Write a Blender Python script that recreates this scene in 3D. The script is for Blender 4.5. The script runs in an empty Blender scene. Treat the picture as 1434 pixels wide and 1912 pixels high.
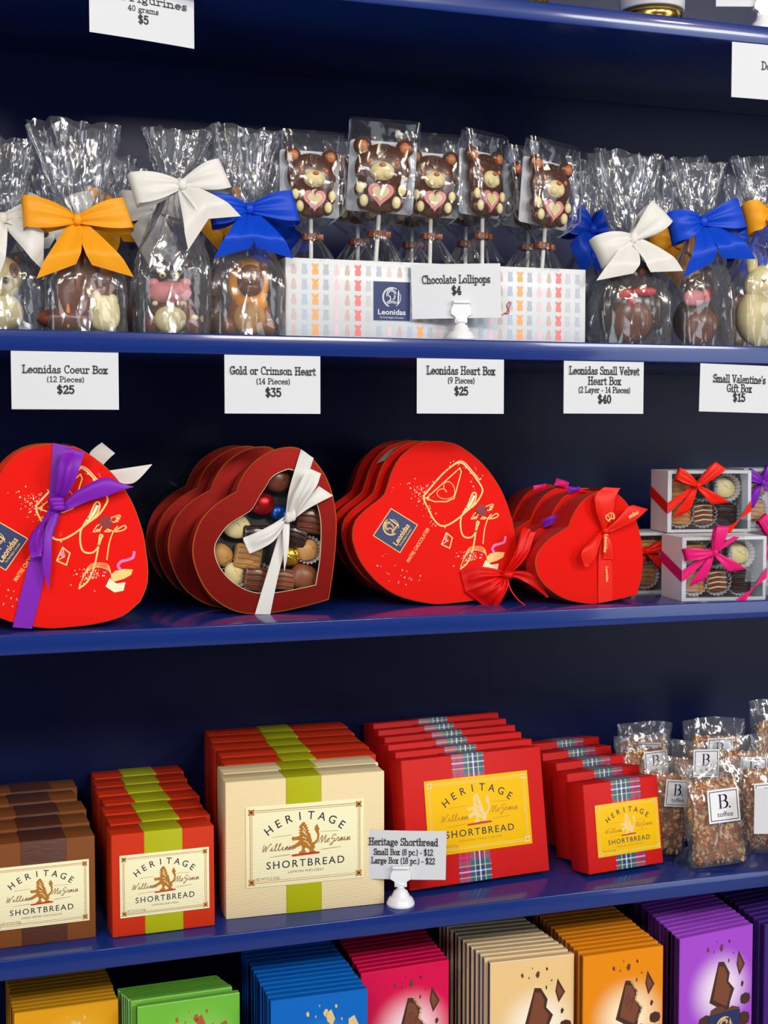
import bpy, bmesh, math, random
from mathutils import Vector, Matrix, Euler, noise

# ------------------------------------------------------------------ camera, light, exposure
S = bpy.context.scene
COL = S.collection
F, HOR, CX, CY = 2600.0, 805.0, 717.0, 956.0           # focal length, horizon, centre of the 1434 x 1912 frame
PSI = math.atan(F / 7570.0)
PITCH = math.atan((CY - HOR) / F)
FW = Vector((math.sin(PSI) * math.cos(PITCH), math.cos(PSI) * math.cos(PITCH), -math.sin(PITCH)))
RT = Vector((math.cos(PSI), -math.sin(PSI), 0))
UP = RT.cross(FW)
EYE = Vector((0, 0, 1.5)) - 1.29 * Vector((math.sin(PSI), math.cos(PSI), 0))
cam = bpy.data.objects.new('camera', bpy.data.cameras.new('camera'))
COL.objects.link(cam)
cam.data.sensor_fit = 'HORIZONTAL'
cam.data.sensor_width = 36.0
cam.data.lens = F / 1434.0 * 36.0
cam.data.clip_start = 0.05
M = Matrix((RT, UP, -FW)).transposed().to_4x4()
M.translation = EYE
cam.matrix_world = M
S.camera = cam

S.view_settings.view_transform = 'Standard'
S.view_settings.look = 'None'
S.view_settings.gamma = 1.0
S.view_settings.use_curve_mapping = False
S.view_settings.exposure = -0.75
S.cycles.transparent_max_bounces = 40
S.cycles.max_bounces = 8
S.cycles.glossy_bounces = 4
S.cycles.caustics_reflective = False
S.cycles.caustics_refractive = False
S.cycles.sample_clamp_indirect = 4.0

world = bpy.data.worlds.new('shop_light')
world.use_nodes = True
world.node_tree.nodes['Background'].inputs[0].default_value = (0.80, 0.86, 1.0, 1)
world.node_tree.nodes['Background'].inputs[1].default_value = 0.13
S.world = world


def area(name, loc, target, sx, sy, power, col):
    l = bpy.data.lights.new(name, 'AREA')
    l.shape = 'RECTANGLE'
    l.size, l.size_y, l.energy, l.color = sx, sy, power, col
    o = bpy.data.objects.new(name, l)
    COL.objects.link(o)
    o.location = loc
    d = Vector(target) - Vector(loc)
    o.rotation_euler = d.to_track_quat('-Z', 'Y').to_euler()
    return o


area('ceiling_panel_light', (-1.3, -2.5, 2.75), (0.0, 0, 1.3), 1.1, 0.4, 42, (1.0, 0.96, 0.90))
area('ceiling_panel_light', (0.45, -2.5, 2.55), (0.05, 0, 1.3), 0.7, 0.3, 42, (1.0, 0.93, 0.84))
area('ceiling_panel_light', (2.0, -2.5, 2.6), (0.1, 0, 1.3), 0.9, 0.35, 46, (0.97, 0.98, 1.0))
area('shop_window_light', (2.9, -3.3, 1.4), (0.1, 0, 1.2), 1.3, 2.2, 50, (0.84, 0.92, 1.0))
area('shop_window_light', (-2.6, -3.2, 1.4), (0.0, 0, 1.2), 1.3, 2.2, 46, (0.86, 0.93, 1.0))
for k in range(4):
    area('ceiling_spot_light', (-1.2 + 0.9 * k, -1.6, 2.75), (-0.6 + 0.4 * k, 0.1, 1.2), 0.08, 0.08, 5, (1.0, 0.84, 0.62))


def ray(x, y):
    return FW * F + RT * (x - CX) - UP * (y - CY)


def PY(x, y, Y):                                       # where the sight line of a photo point meets the vertical plane y = Y
    d = ray(x, y)
    return EYE + d * ((Y - EYE.y) / d.y)


def PZ(x, y, z):                                       # ... and the horizontal plane z
    d = ray(x, y)
    return EYE + d * ((z - EYE.z) / d.z)


# ------------------------------------------------------------------ materials
def lin(c):
    return tuple((x / 255 / 12.92) if x / 255 <= 0.04045 else ((x / 255 + 0.055) / 1.055) ** 2.4 for x in c) + (1.0,)


MATS = {}


def mat(name, col, rough=0.5, metal=0.0, coat=0.0, spec=0.5, sheen=0.0, bump=None, aniso=0.0):
    m = bpy.data.materials.new(name)
    m.use_nodes = True
    nt = m.node_tree
    b = nt.nodes['Principled BSDF']
    b.inputs['Base Color'].default_value = lin(col)
    b.inputs['Roughness'].default_value = rough
    b.inputs['Metallic'].default_value = metal
    b.inputs['Coat Weight'].default_value = coat
    b.inputs['Coat Roughness'].default_value = 0.08
    b.inputs['Specular IOR Level'].default_value = spec
    b.inputs['Sheen Weight'].default_value = sheen
    b.inputs['Anisotropic'].default_value = aniso
    if bump:                                           # (scale xyz, detail, strength, distance)
        sc, det, st, dist = bump
        tc = nt.nodes.new('ShaderNodeTexCoord')
        mp = nt.nodes.new('ShaderNodeMapping')
        mp.inputs['Scale'].default_value = sc
        nz = nt.nodes.new('ShaderNodeTexNoise')
        nz.inputs['Scale'].default_value = 1.0
        nz.inputs['Detail'].default_value = det
        bp = nt.nodes.new('ShaderNodeBump')
        bp.inputs['Strength'].default_value = st
        bp.inputs['Distance'].default_value = dist
        nt.links.new(tc.outputs['Object'], mp.inputs['Vector'])
        nt.links.new(mp.outputs[0], nz.inputs['Vector'])
        nt.links.new(nz.outputs['Fac'], bp.inputs['Height'])
        nt.links.new(bp.outputs[0], b.inputs['Normal'])
    MATS[name] = m
    return m


def film(name, base, gloss_rough, tint=(0.97, 0.98, 1.0), edge=0.75, frost=0.0, frostcol=(0.9, 0.92, 0.95), crease=0.0, scale=(1, 1, 1)):
    """clear plastic film: see-through with sharp reflections, fine creases, optional milky share"""
    m = bpy.data.materials.new(name)
    m.use_nodes = True
    nt = m.node_tree
    nt.nodes.remove(nt.nodes['Principled BSDF'])
    out = nt.nodes['Material Output']
    tr = nt.nodes.new('ShaderNodeBsdfTransparent')
    tr.inputs[0].default_value = tint + (1,)
    gl = nt.nodes.new('ShaderNodeBsdfGlossy')
    gl.inputs['Color'].default_value = (1, 1, 1, 1)
    gl.inputs['Roughness'].default_value = gloss_rough
    lw = nt.nodes.new('ShaderNodeLayerWeight')
    lw.inputs[0].default_value = 0.35
    ma = nt.nodes.new('ShaderNodeMath')
    ma.operation = 'MULTIPLY_ADD'
    ma.inputs[1].default_value = edge
    ma.inputs[2].default_value = base
    mx = nt.nodes.new('ShaderNodeMixShader')
    nt.links.new(lw.outputs['Fresnel'], ma.inputs[0])
    nt.links.new(ma.outputs[0], mx.inputs[0])
    if crease:
        tc = nt.nodes.new('ShaderNodeTexCoord')
        mp = nt.nodes.new('ShaderNodeMapping')
        mp.inputs['Scale'].default_value = scale
        nz = nt.nodes.new('ShaderNodeTexNoise')          # wandering crease lines
        nz.inputs['Scale'].default_value = 0.7
        nz.inputs['Detail'].default_value = 1.0
        va = nt.nodes.new('ShaderNodeVectorMath')
        va.operation = 'ADD'
        nt.links.new(tc.outputs['Object'], mp.inputs['Vector'])
        nt.links.new(mp.outputs[0], nz.inputs['Vector'])
        nt.links.new(mp.outputs[0], va.inputs[0])
        nt.links.new(nz.outputs['Color'], va.inputs[1])
        hs = []
        for sc_, amp in ((1.0, 1.0), (2.3, 0.45)):       # flat facets, each tilted its own way
            vo = nt.nodes.new('ShaderNodeTexVoronoi')
            vo.inputs['Scale'].default_value = sc_
            nt.links.new(va.outputs[0], vo.inputs['Vector'])
            d1 = nt.nodes.new('ShaderNodeVectorMath')
            d1.operation = 'SUBTRACT'
            nt.links.new(va.outputs[0], d1.inputs[0])
            nt.links.new(vo.outputs['Position'], d1.inputs[1])
            d2 = nt.nodes.new('ShaderNodeVectorMath')
            d2.operation = 'SUBTRACT'
            d2.inputs[1].default_value = (.5, .5, .5)
            nt.links.new(vo.outputs['Color'], d2.inputs[0])
            dt = nt.nodes.new('ShaderNodeVectorMath')
            dt.operation = 'DOT_PRODUCT'
            nt.links.new(d1.outputs[0], dt.inputs[0])
            nt.links.new(d2.outputs[0], dt.inputs[1])
            ml = nt.nodes.new('ShaderNodeMath')
            ml.operation = 'MULTIPLY'
            ml.inputs[1].default_value = amp
            nt.links.new(dt.outputs['Value'], ml.inputs[0])
            hs.append(ml)
        sm = nt.nodes.new('ShaderNodeMath')
        sm.operation = 'ADD'
        nt.links.new(hs[0].outputs[0], sm.inputs[0])
        nt.links.new(hs[1].outputs[0], sm.inputs[1])
        bp = nt.nodes.new('ShaderNodeBump')
        bp.inputs['Strength'].default_value = 1.0
        bp.inputs['Distance'].default_value = crease
        nt.links.new(sm.outputs[0], bp.inputs['Height'])
        nt.links.new(bp.outputs[0], gl.inputs['Normal'])
        nt.links.new(bp.outputs[0], lw.inputs['Normal'])
    last = tr
    if frost:
        df = nt.nodes.new('ShaderNodeBsdfDiffuse')
        df.inputs[0].default_value = frostcol + (1,)
        m2 = nt.nodes.new('ShaderNodeMixShader')
        m2.inputs[0].default_value = frost
        nt.links.new(tr.outputs[0], m2.inputs[1])
        nt.links.new(df.outputs[0], m2.inputs[2])
        last = m2
    nt.links.new(last.outputs[0], mx.inputs[1])
    nt.links.new(gl.outputs[0], mx.inputs[2])
    nt.links.new(mx.outputs[0], out.inputs['Surface'])
    MATS[name] = m
    return m


def glow_print(name, outer, inner, cx, cz, r0, r1):
    """printed radial blend on a sleeve, in the object's own coordinates"""
    m = mat(name, outer, 0.4, spec=0.2)
    nt = m.node_tree
    b = nt.nodes['Principled BSDF']
    tc = nt.nodes.new('ShaderNodeTexCoord')
    mp = nt.nodes.new('ShaderNodeMapping')
    mp.inputs['Location'].default_value = (-cx, 0, -cz)
    ln = nt.nodes.new('ShaderNodeVectorMath')
    ln.operation = 'LENGTH'
    mul = nt.nodes.new('ShaderNodeVectorMath')
    mul.operation = 'MULTIPLY'
    mul.inputs[1].default_value = (1, 0, 1)
    rp = nt.nodes.new('ShaderNodeMapRange')
    rp.interpolation_type = 'SMOOTHSTEP'
    rp.inputs['From Min'].default_value = r0
    rp.inputs['From Max'].default_value = r1
    mx = nt.nodes.new('ShaderNodeMix')
    mx.data_type = 'RGBA'
    mx.inputs['A'].default_value = lin(inner)
    mx.inputs['B'].default_value = lin(outer)
    nt.links.new(tc.outputs['Object'], mp.inputs['Vector'])
    nt.links.new(mp.outputs[0], mul.inputs[0])
    nt.links.new(mul.outputs[0], ln.inputs[0])
    nt.links.new(ln.outputs['Value'], rp.inputs['Value'])
    nt.links.new(rp.outputs[0], mx.inputs['Factor'])
    nt.links.new(mx.outputs['Result'], b.inputs['Base Color'])
    return m


def tartan(name, w):
    """woven tartan in object coordinates, w = one repeat in metres"""
    m = mat(name, (190, 20, 40), 0.45)
    nt = m.node_tree
    b = nt.nodes['Principled BSDF']
    tc = nt.nodes.new('ShaderNodeTexCoord')
    sp = nt.nodes.new('ShaderNodeSeparateXYZ')
    nt.links.new(tc.outputs['Object'], sp.inputs[0])
    ad = nt.nodes.new('ShaderNodeMath')                # the warp runs on over the top edge
    ad.operation = 'SUBTRACT'
    nt.links.new(sp.outputs['Z'], ad.inputs[0])
    nt.links.new(sp.outputs['Y'], ad.inputs[1])
    ramps = []
    for src, sh in ((sp.outputs['X'], 0.5), (ad.outputs[0], 0.2)):
        mu = nt.nodes.new('ShaderNodeMath')
        mu.operation = 'MULTIPLY_ADD'
        mu.inputs[1].default_value = 1.0 / w
        mu.inputs[2].default_value = sh
        fr = nt.nodes.new('ShaderNodeMath')
        fr.operation = 'FRACT'
        nt.links.new(src, mu.inputs[0])
        nt.links.new(mu.outputs[0], fr.inputs[0])
        r = nt.nodes.new('ShaderNodeValToRGB')
        r.color_ramp.interpolation = 'CONSTANT'
        e = r.color_ramp.elements
        seq = [(0, (205, 20, 60)), (0.08, (150, 90, 170)), (0.12, (205, 25, 60)), (0.2, (20, 110, 130)), (0.33, (240, 220, 120)), (0.36, (25, 60, 120)),
               (0.48, (255, 250, 250)), (0.52, (25, 60, 120)), (0.64, (240, 220, 120)), (0.67, (20, 110, 130)), (0.8, (205, 25, 60)), (0.88, (150, 90, 170)), (0.92, (205, 20, 60))]
        e[0].position, e[0].color = seq[0][0], lin(seq[0][1])
        e[1].position, e[1].color = seq[1][0], lin(seq[1][1])
        for p, c in seq[2:]:
            k = e.new(p)
            k.color = lin(c)
        nt.links.new(fr.outputs[0], r.inputs[0])
        ramps.append(r)
    mx = nt.nodes.new('ShaderNodeMix')
    mx.data_type = 'RGBA'
    mx.inputs['Factor'].default_value = 0.42
    nt.links.new(ramps[0].outputs[0], mx.inputs['A'])
    nt.links.new(ramps[1].outputs[0], mx.inputs['B'])
    nt.links.new(mx.outputs['Result'], b.inputs['Base Color'])
    return m


def ribbed(name, col, step, rough=0.55):
    """paper with fine horizontal ribs"""
    m = mat(name, col, rough)
    nt = m.node_tree
    b = nt.nodes['Principled BSDF']
    tc = nt.nodes.new('ShaderNodeTexCoord')
    wv = nt.nodes.new('ShaderNodeTexWave')
    wv.bands_direction = 'Z'
    wv.inputs['Scale'].default_value = 0.314 / step
    wv.inputs['Distortion'].default_value = 0.6
    bp = nt.nodes.new('ShaderNodeBump')
    bp.inputs['Strength'].default_value = 0.5
    bp.inputs['Distance'].default_value = 0.0004
    nt.links.new(tc.outputs['Object'], wv.inputs['Vector'])
    nt.links.new(wv.outputs['Fac'], bp.inputs['Height'])
    nt.links.new(bp.outputs[0], b.inputs['Normal'])
    return m


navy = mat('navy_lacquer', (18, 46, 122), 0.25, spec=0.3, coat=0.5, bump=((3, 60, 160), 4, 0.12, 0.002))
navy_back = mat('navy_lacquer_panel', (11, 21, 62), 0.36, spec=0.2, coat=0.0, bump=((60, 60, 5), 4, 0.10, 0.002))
white_card = mat('white_card', (214, 217, 224), 0.6, spec=0.2)
ink = mat('black_ink', (24, 24, 30), 0.6)
plastic_white = mat('white_plastic', (236, 238, 244), 0.3, coat=0.2)
gold_metal = mat('gold_metal', (226, 180, 96), 0.22, metal=1.0)
satin = {k: mat(k + '_satin', c, 0.42, spec=0.22, aniso=0.5) for k, c in dict(gold=(236, 158, 30), white=(222, 220, 216), blue=(10, 66, 196), purple=(124, 30, 178), red=(222, 14, 8), scarlet=(230, 30, 10), pink=(222, 22, 116)).items()}
clear_film = film('clear_film', 0.045, 0.13, edge=0.6, frost=0.045, crease=0.013, scale=(52, 52, 24))
wrap_film = film('wrapper_film', 0.025, 0.12, edge=0.45, frost=0.008, crease=0.010, scale=(42, 42, 24))
pane_film = film('clear_pane', 0.015, 0.03, edge=0.5)
frost_film = film('frosted_plastic', 0.05, 0.25, edge=0.3, frost=0.86, frostcol=(0.95, 0.95, 0.97))
milk = mat('milk_chocolate', (120, 62, 36), 0.30, coat=0.15)
milk2 = mat('light_milk_chocolate', (150, 84, 48), 0.35)
dark = mat('dark_chocolate', (56, 30, 22), 0.28, coat=0.2)
bearbrown = mat('bear_chocolate', (84, 44, 26), 0.26, coat=0.25)
ivory = mat('white_chocolate', (242, 224, 164), 0.42)
tan = mat('caramel_chocolate', (214, 156, 86), 0.42)
orange_c = mat('orange_chocolate', (238, 152, 28), 0.42)
pink_c = mat('pink_chocolate', (232, 144, 146), 0.45)
red_c = mat('red_chocolate', (206, 40, 34), 0.42)
copper = mat('copper_chocolate', (196, 116, 62), 0.35)
paperstick = mat('white_paper_stick', (236, 232, 226), 0.6)
tiebrown = mat('brown_twist_tie', (122, 58, 24), 0.35)
goldfoil = mat('gold_foil', (226, 176, 60), 0.25, metal=0.9, bump=((400, 400, 400), 2, 0.6, 0.001))
redfoil = mat('red_foil', (206, 26, 28), 0.25, metal=0.7)
bluefoil = mat('blue_foil', (24, 84, 176), 0.25, metal=0.7)
red_print = mat('red_box_paper', (230, 16, 6), 0.6, spec=0.1)
red_side = mat('red_box_side', (204, 14, 8), 0.45, spec=0.25)
crimson = mat('crimson_foil_card', (128, 14, 6), 0.34, metal=0.8, coat=0.15)
crimson_dark = mat('crimson_foil_side', (34, 4, 5), 0.12, metal=0.5, coat=0.3)
velvet = mat('red_velvet', (224, 16, 8), 0.7, spec=0.1, sheen=0.04)
goldline = mat('gold_print', (255, 206, 120), 0.4)
goldedge = mat('gold_edge', (222, 120, 50), 0.3, metal=0.4)
creamprint = mat('cream_print', (255, 236, 196), 0.5)
pinkprint = mat('pink_print', (240, 120, 190), 0.5)
darkredprint = mat('dark_red_print', (140, 14, 30), 0.5)
navyprint = mat('navy_print', (26, 44, 100), 0.4)
inner_black = mat('black_tray', (18, 14, 14), 0.45)
papercup = mat('paper_cup', (226, 226, 230), 0.6)
boxwhite = mat('white_carton', (214, 218, 221), 0.42, coat=0.1)
PAT = [mat('print_' + n, c, 0.45) for n, c in dict(orange=(246, 172, 106), grey=(178, 184, 194), pink=(232, 200, 208), brown=(206, 180, 172), coral=(238, 128, 126), ash=(200, 200, 208), slate=(182, 190, 206), rose=(230, 204, 212), sand=(206, 184, 178), blue=(180, 192, 210)).items()]
lime = mat('lime_band', (178, 180, 16), 0.4, spec=0.25)
brownband = mat('brown_band', (84, 44, 28), 0.5, bump=((60, 60, 900), 2, 0.5, 0.0008))
label_cream = ribbed('cream_label', (248, 242, 200), 0.0016)
label_yellow = mat('yellow_label', (244, 192, 4), 0.5, spec=0.15)
label_gold = mat('label_gold', (180, 118, 40), 0.4)
label_pale = mat('label_pale_gold', (240, 206, 130), 0.4)
label_ink = mat('label_ink', (28, 34, 62), 0.5)
label_script = mat('label_script', (150, 104, 70), 0.5)
label_script_y = mat('label_script_ochre', (196, 130, 10), 0.5)
label_red = mat('label_red', (190, 50, 20), 0.5)
card_brown = mat('brown_box_card', (128, 74, 36), 0.55, spec=0.15)
card_orange = mat('vermilion_box_card', (206, 52, 20), 0.5, spec=0.15)
card_cream = ribbed('cream_box_card', (240, 220, 172), 0.0016)
card_red = mat('red_box_card', (206, 28, 26), 0.5, spec=0.15)
tart_l = tartan('tartan_wide', 0.036)
tart_s = tartan('tartan_narrow', 0.036)
floor_m = mat('floor_boards', (196, 182, 166), 0.5)
nut = mat('chopped_nut', (240, 200, 150), 0.5)
nut2 = mat('toasted_nut', (204, 132, 80), 0.5)
toffee_m = mat('toffee', (176, 112, 72), 0.45)
label_w = mat('white_label', (238, 240, 246), 0.5)


# ------------------------------------------------------------------ mesh helpers
class MB:
    """collects shapes and links them as ONE mesh object"""

    def __init__(self):
        self.v, self.f, self.m, self.s = [], [], [], []

    def add(self, vs, fs, m=0, s=False, X=None):
        o = len(self.v)
        if X is not None:
            vs = [X @ Vector(p) for p in vs]
        self.v += [tuple(p) for p in vs]
        self.f += [tuple(i + o for i in q) for q in fs]
        self.m += [m] * len(fs)
        self.s += [s] * len(fs)
        return self

    def box(self, x0, x1, y0, y1, z0, z1, m=0, bev=0.0, X=None, seg=2):
        if not bev:
            vs = [(x, y, z) for z in (z0, z1) for y in (y0, y1) for x in (x0, x1)]
            fs = [(0, 2, 3, 1), (4, 5, 7, 6), (0, 1, 5, 4), (2, 6, 7, 3), (0, 4, 6, 2), (1, 3, 7, 5)]
            return self.add(vs, fs, m, False, X)
        bm = bmesh.new()
        bmesh.ops.create_cube(bm, size=1)
        for v in bm.verts:
            v.co = (x0 + (v.co.x + .5) * (x1 - x0), y0 + (v.co.y + .5) * (y1 - y0), z0 + (v.co.z + .5) * (z1 - z0))
        bmesh.ops.bevel(bm, geom=bm.edges[:], offset=bev, segments=seg, affect='EDGES', profile=0.5)
        return self.bm(bm, m, True, X)

    def bm(self, bm, m=0, s=False, X=None):
        bm.verts.index_update()
        self.add([v.co[:] for v in bm.verts], [[v.index for v in f.verts] for f in bm.faces], m, s, X)
        bm.free()
        return self

    def ell(self, c, r, m=0, seg=20, rings=12, X=None, pw=1.0):
        if not hasattr(r, '__len__'):
            r = (r, r, r)
        vs, fs = [], []
        for i in range(rings + 1):
            th = math.pi * i / rings
            for j in range(seg):
                ph = 2 * math.pi * j / seg
                q = (math.sin(th) * math.cos(ph), math.sin(th) * math.sin(ph), math.cos(th))
                if pw != 1.0:
                    q = tuple(math.copysign(abs(t) ** pw, t) for t in q)
                vs.append((c[0] + r[0] * q[0], c[1] + r[1] * q[1], c[2] + r[2] * q[2]))
        for i in range(rings):
            for j in range(seg):
                fs.append((i * seg + j, (i + 1) * seg + j, (i + 1) * seg + (j + 1) % seg, i * seg + (j + 1) % seg))
        return self.add(vs, fs, m, True, X)

    def lathe(self, prof, c=(0, 0, 0), m=0, seg=32, X=None, s=True):
        vs, fs = [], []
        for (r, z) in prof:
            for j in range(seg):
                a = 2 * math.pi * j / seg
                vs.append((c[0] + r * math.cos(a), c[1] + r * math.sin(a), c[2] + z))
        for i in range(len(prof) - 1):
            for j in range(seg):
                fs.append((i * seg + j, i * seg + (j + 1) % seg, (i + 1) * seg + (j + 1) % seg, (i + 1) * seg + j))
        fs.append(tuple(range(seg))[::-1])
        fs.append(tuple((len(prof) - 1) * seg + j for j in range(seg)))
        return self.add(vs, fs, m, s, X)

    def tube(self, pts, r, m=0, seg=8):
        pts = [Vector(p) for p in pts]
        vs, fs = [], []
        n = len(pts)
        for i, p in enumerate(pts):
            t = (pts[min(i + 1, n - 1)] - pts[max(i - 1, 0)]).normalized()
            a = t.cross(Vector((0.31, 0.77, 0.55))).normalized()
            b = t.cross(a)
            rr = r[i] if hasattr(r, '__len__') else r
            for j in range(seg):
                w = 2 * math.pi * j / seg
                vs.append(p + a * rr * math.cos(w) + b * rr * math.sin(w))
        for i in range(n - 1):
            for j in range(seg):
                fs.append((i * seg + j, i * seg + (j + 1) % seg, (i + 1) * seg + (j + 1) % seg, (i + 1) * seg + j))
        fs.append(tuple(range(seg))[::-1])
        fs.append(tuple((n - 1) * seg + j for j in range(seg)))
        return self.add(vs, fs, m, True)

    def grid(self, rows, m=0, s=True, wrap=False):
        n = len(rows[0])
        vs = [p for r in rows for p in r]
        fs = []
        for i in range(len(rows) - 1):
            for j in range(n if wrap else n - 1):
                k = (j + 1) % n
                fs.append((i * n + j, i * n + k, (i + 1) * n + k, (i + 1) * n + j))
        return self.add(vs, fs, m, s)

    def poly(self, pts, y=0.0, m=0):
        """flat figure in the x-z plane facing -y"""
        a = sum(pts[i][0] * pts[(i + 1) % len(pts)][1] - pts[(i + 1) % len(pts)][0] * pts[i][1] for i in range(len(pts)))
        if a < 0:
            pts = pts[::-1]
        return self.add([(p[0], y, p[1]) for p in pts], [tuple(range(len(pts)))], m)

    def prism(self, pts, y0, y1, mf=0, ms=0, mb=None, bev=0.0):
        """closed slab between y0 (front) and y1 with an outline in x-z"""
        n = len(pts)
        a = sum(pts[i][0] * pts[(i + 1) % n][1] - pts[(i + 1) % n][0] * pts[i][1] for i in range(n))
        if a < 0:
            pts = pts[::-1]
        self.add([(p[0], y0, p[1]) for p in pts], [tuple(range(n))], mf)
        self.add([(p[0], y1, p[1]) for p in pts], [tuple(range(n))[::-1]], ms if mb is None else mb)
        vs = [(p[0], y0, p[1]) for p in pts] + [(p[0], y1, p[1]) for p in pts]
        self.add(vs, [(i, i + n, (i + 1) % n + n, (i + 1) % n) for i in range(n)], ms, False)
        return self

    def line(self, pts, w, y, m=0, closed=False):
        """flat pen line in the x-z plane"""
        if closed:
            pts = list(pts) + [pts[0]]
        y0 = y
        for i, (a, b) in enumerate(zip(pts[:-1], pts[1:])):
            y = y0 - 0.000012 * (i % 4)
            dx, dz = b[0] - a[0], b[1] - a[1]
            L = math.hypot(dx, dz)
            if L < 1e-9:
                continue
            ux, uz = dx / L, dz / L
            e = w * 0.42
            a2, b2 = (a[0] - ux * e, a[1] - uz * e), (b[0] + ux * e, b[1] + uz * e)
            nx, nz = -uz * w / 2, ux * w / 2
            self.add([(a2[0] - nx, y, a2[1] - nz), (b2[0] - nx, y, b2[1] - nz), (b2[0] + nx, y, b2[1] + nz), (a2[0] + nx, y, a2[1] + nz)], [(0, 1, 2, 3)], m)
        return self

    def mesh(self, name, mats):
        me = bpy.data.meshes.new(name)
        me.from_pydata(self.v, [], self.f)
        for k in (mats if isinstance(mats, (list, tuple)) else [mats]):
            me.materials.append(k)
        me.polygons.foreach_set('material_index', self.m)
        me.polygons.foreach_set('use_smooth', self.s)
        me.update()
        return me

    def build(self, name, mats, parent=None, loc=None):
        o = bpy.data.objects.new(name, self.mesh(name, mats))
        COL.objects.link(o)
        if parent is not None:
            o.parent = parent
        if loc is not None:
            o.location = loc
        return o


def tag(o, label=None, cat=None, group=None, kind=None):
    for k, v in (('label', label), ('category', cat), ('group', group), ('kind', kind)):
        if v:
            o[k] = v
    return o


def empty(name, loc=(0, 0, 0), rot=(0, 0, 0)):
    o = bpy.data.objects.new(name, None)
    o.empty_display_size = 0.02
    COL.objects.link(o)
    o.location = loc
    o.rotation_euler = rot
    return o


def copy_tree(o, parent=None):
    c = o.copy()
    COL.objects.link(c)
    if parent is not None:
        c.parent = parent
    for ch in list(o.children):
        copy_tree(ch, c)
    return c


ORD = ['front', 'second', 'third', 'fourth', 'fifth', 'sixth', 'seventh', 'eighth', 'ninth', 'tenth', 'eleventh', 'twelfth', 'thirteenth', 'fourteenth']


def smooth(pts, n=6, closed=False):
    """Catmull-Rom through 2-D or 3-D points"""
    N = len(pts)
    out = []
    rng = range(N) if closed else range(N - 1)
    for i in rng:
        g = (lambda k: pts[k % N]) if closed else (lambda k: pts[max(0, min(N - 1, k))])
        p0, p1, p2, p3 = g(i - 1), g(i), g(i + 1), g(i + 2)
        for k in range(n):
            t = k / n
            out.append(tuple(0.5 * (2 * b + (c - a) * t + (2 * a - 5 * b + 4 * c - d) * t * t + (3 * b - a - 3 * c + d) * t ** 3) for a, b, c, d in zip(p0, p1, p2, p3)))
    if not closed:
        out.append(tuple(pts[-1]))
    return out


def resample(pts, n):
    L = [0.0]
    for a, b in zip(pts[:-1], pts[1:]):
        L.append(L[-1] + math.dist(a, b))
    out, k = [], 0
    for i in range(n):
        s = L[-1] * i / (n - 1)
        while k < len(L) - 2 and L[k + 1] < s:
            k += 1
        t = (s - L[k]) / max(1e-9, L[k + 1] - L[k])
        out.append(tuple(a + (b - a) * t for a, b in zip(pts[k], pts[k + 1])))
    return out


# ------------------------------------------------------------------ lettering
FONTCACHE = {}


def font_shape(s, off=0.0, shear=0.0, space=1.0):
    key = (s, off, shear, space)
    if key not in FONTCACHE:
        c = bpy.data.curves.new('lettering', 'FONT')
        c.body = s
        c.size = 1.0
        c.offset = off
        c.shear = shear
        c.space_character = space
        c.resolution_u = 3
        c.fill_mode = 'FRONT'
        o = bpy.data.objects.new('lettering', c)
        COL.objects.link(o)
        bpy.context.view_layer.update()
        me = bpy.data.meshes.new_from_object(o.evaluated_get(bpy.context.evaluated_depsgraph_get()))
        vs = [(v.co.x, v.co.y) for v in me.vertices]
        fs = [tuple(p.vertices) for p in me.polygons]
        bpy.data.objects.remove(o)
        bpy.data.curves.remove(c)
        bpy.data.meshes.remove(me)
        FONTCACHE[key] = (vs, fs)
    return FONTCACHE[key]


def letter(mb, s, cx, cz, cap, y, m=0, ang=0.0, width=None, off=0.0, shear=0.0, space=1.0, anchor='c'):
    """plain lettering in the x-z plane; cap = capital height, ang turns it"""
    vs, fs = font_shape(s, off, shear, space)
    x0, x1 = min(v[0] for v in vs), max(v[0] for v in vs)
    k = cap / 0.69
    kx = width / (x1 - x0) if width else k
    ca, sa = math.cos(ang), math.sin(ang)
    out = []
    for (x, z) in vs:
        px = (x - (x0 + x1) / 2 if anchor == 'c' else x - x0) * kx
        pz = z * k - (cap / 2)
        out.append((cx + px * ca - pz * sa, y, cz + px * sa + pz * ca))
    mb.add(out, fs, m)


def arc_letters(mb, s, cx, cz, R, half, cap, y, m=0, off=0.0):
    """capitals set one by one on an arch of radius R over (cx, cz)"""
    n = len(s)
    for i, ch in enumerate(s):
        a = -half + 2 * half * i / (n - 1)
        letter(mb, ch, cx + R * math.sin(a), cz + R * (math.cos(a) - 1), cap, y, m, ang=-a, off=off)


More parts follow.
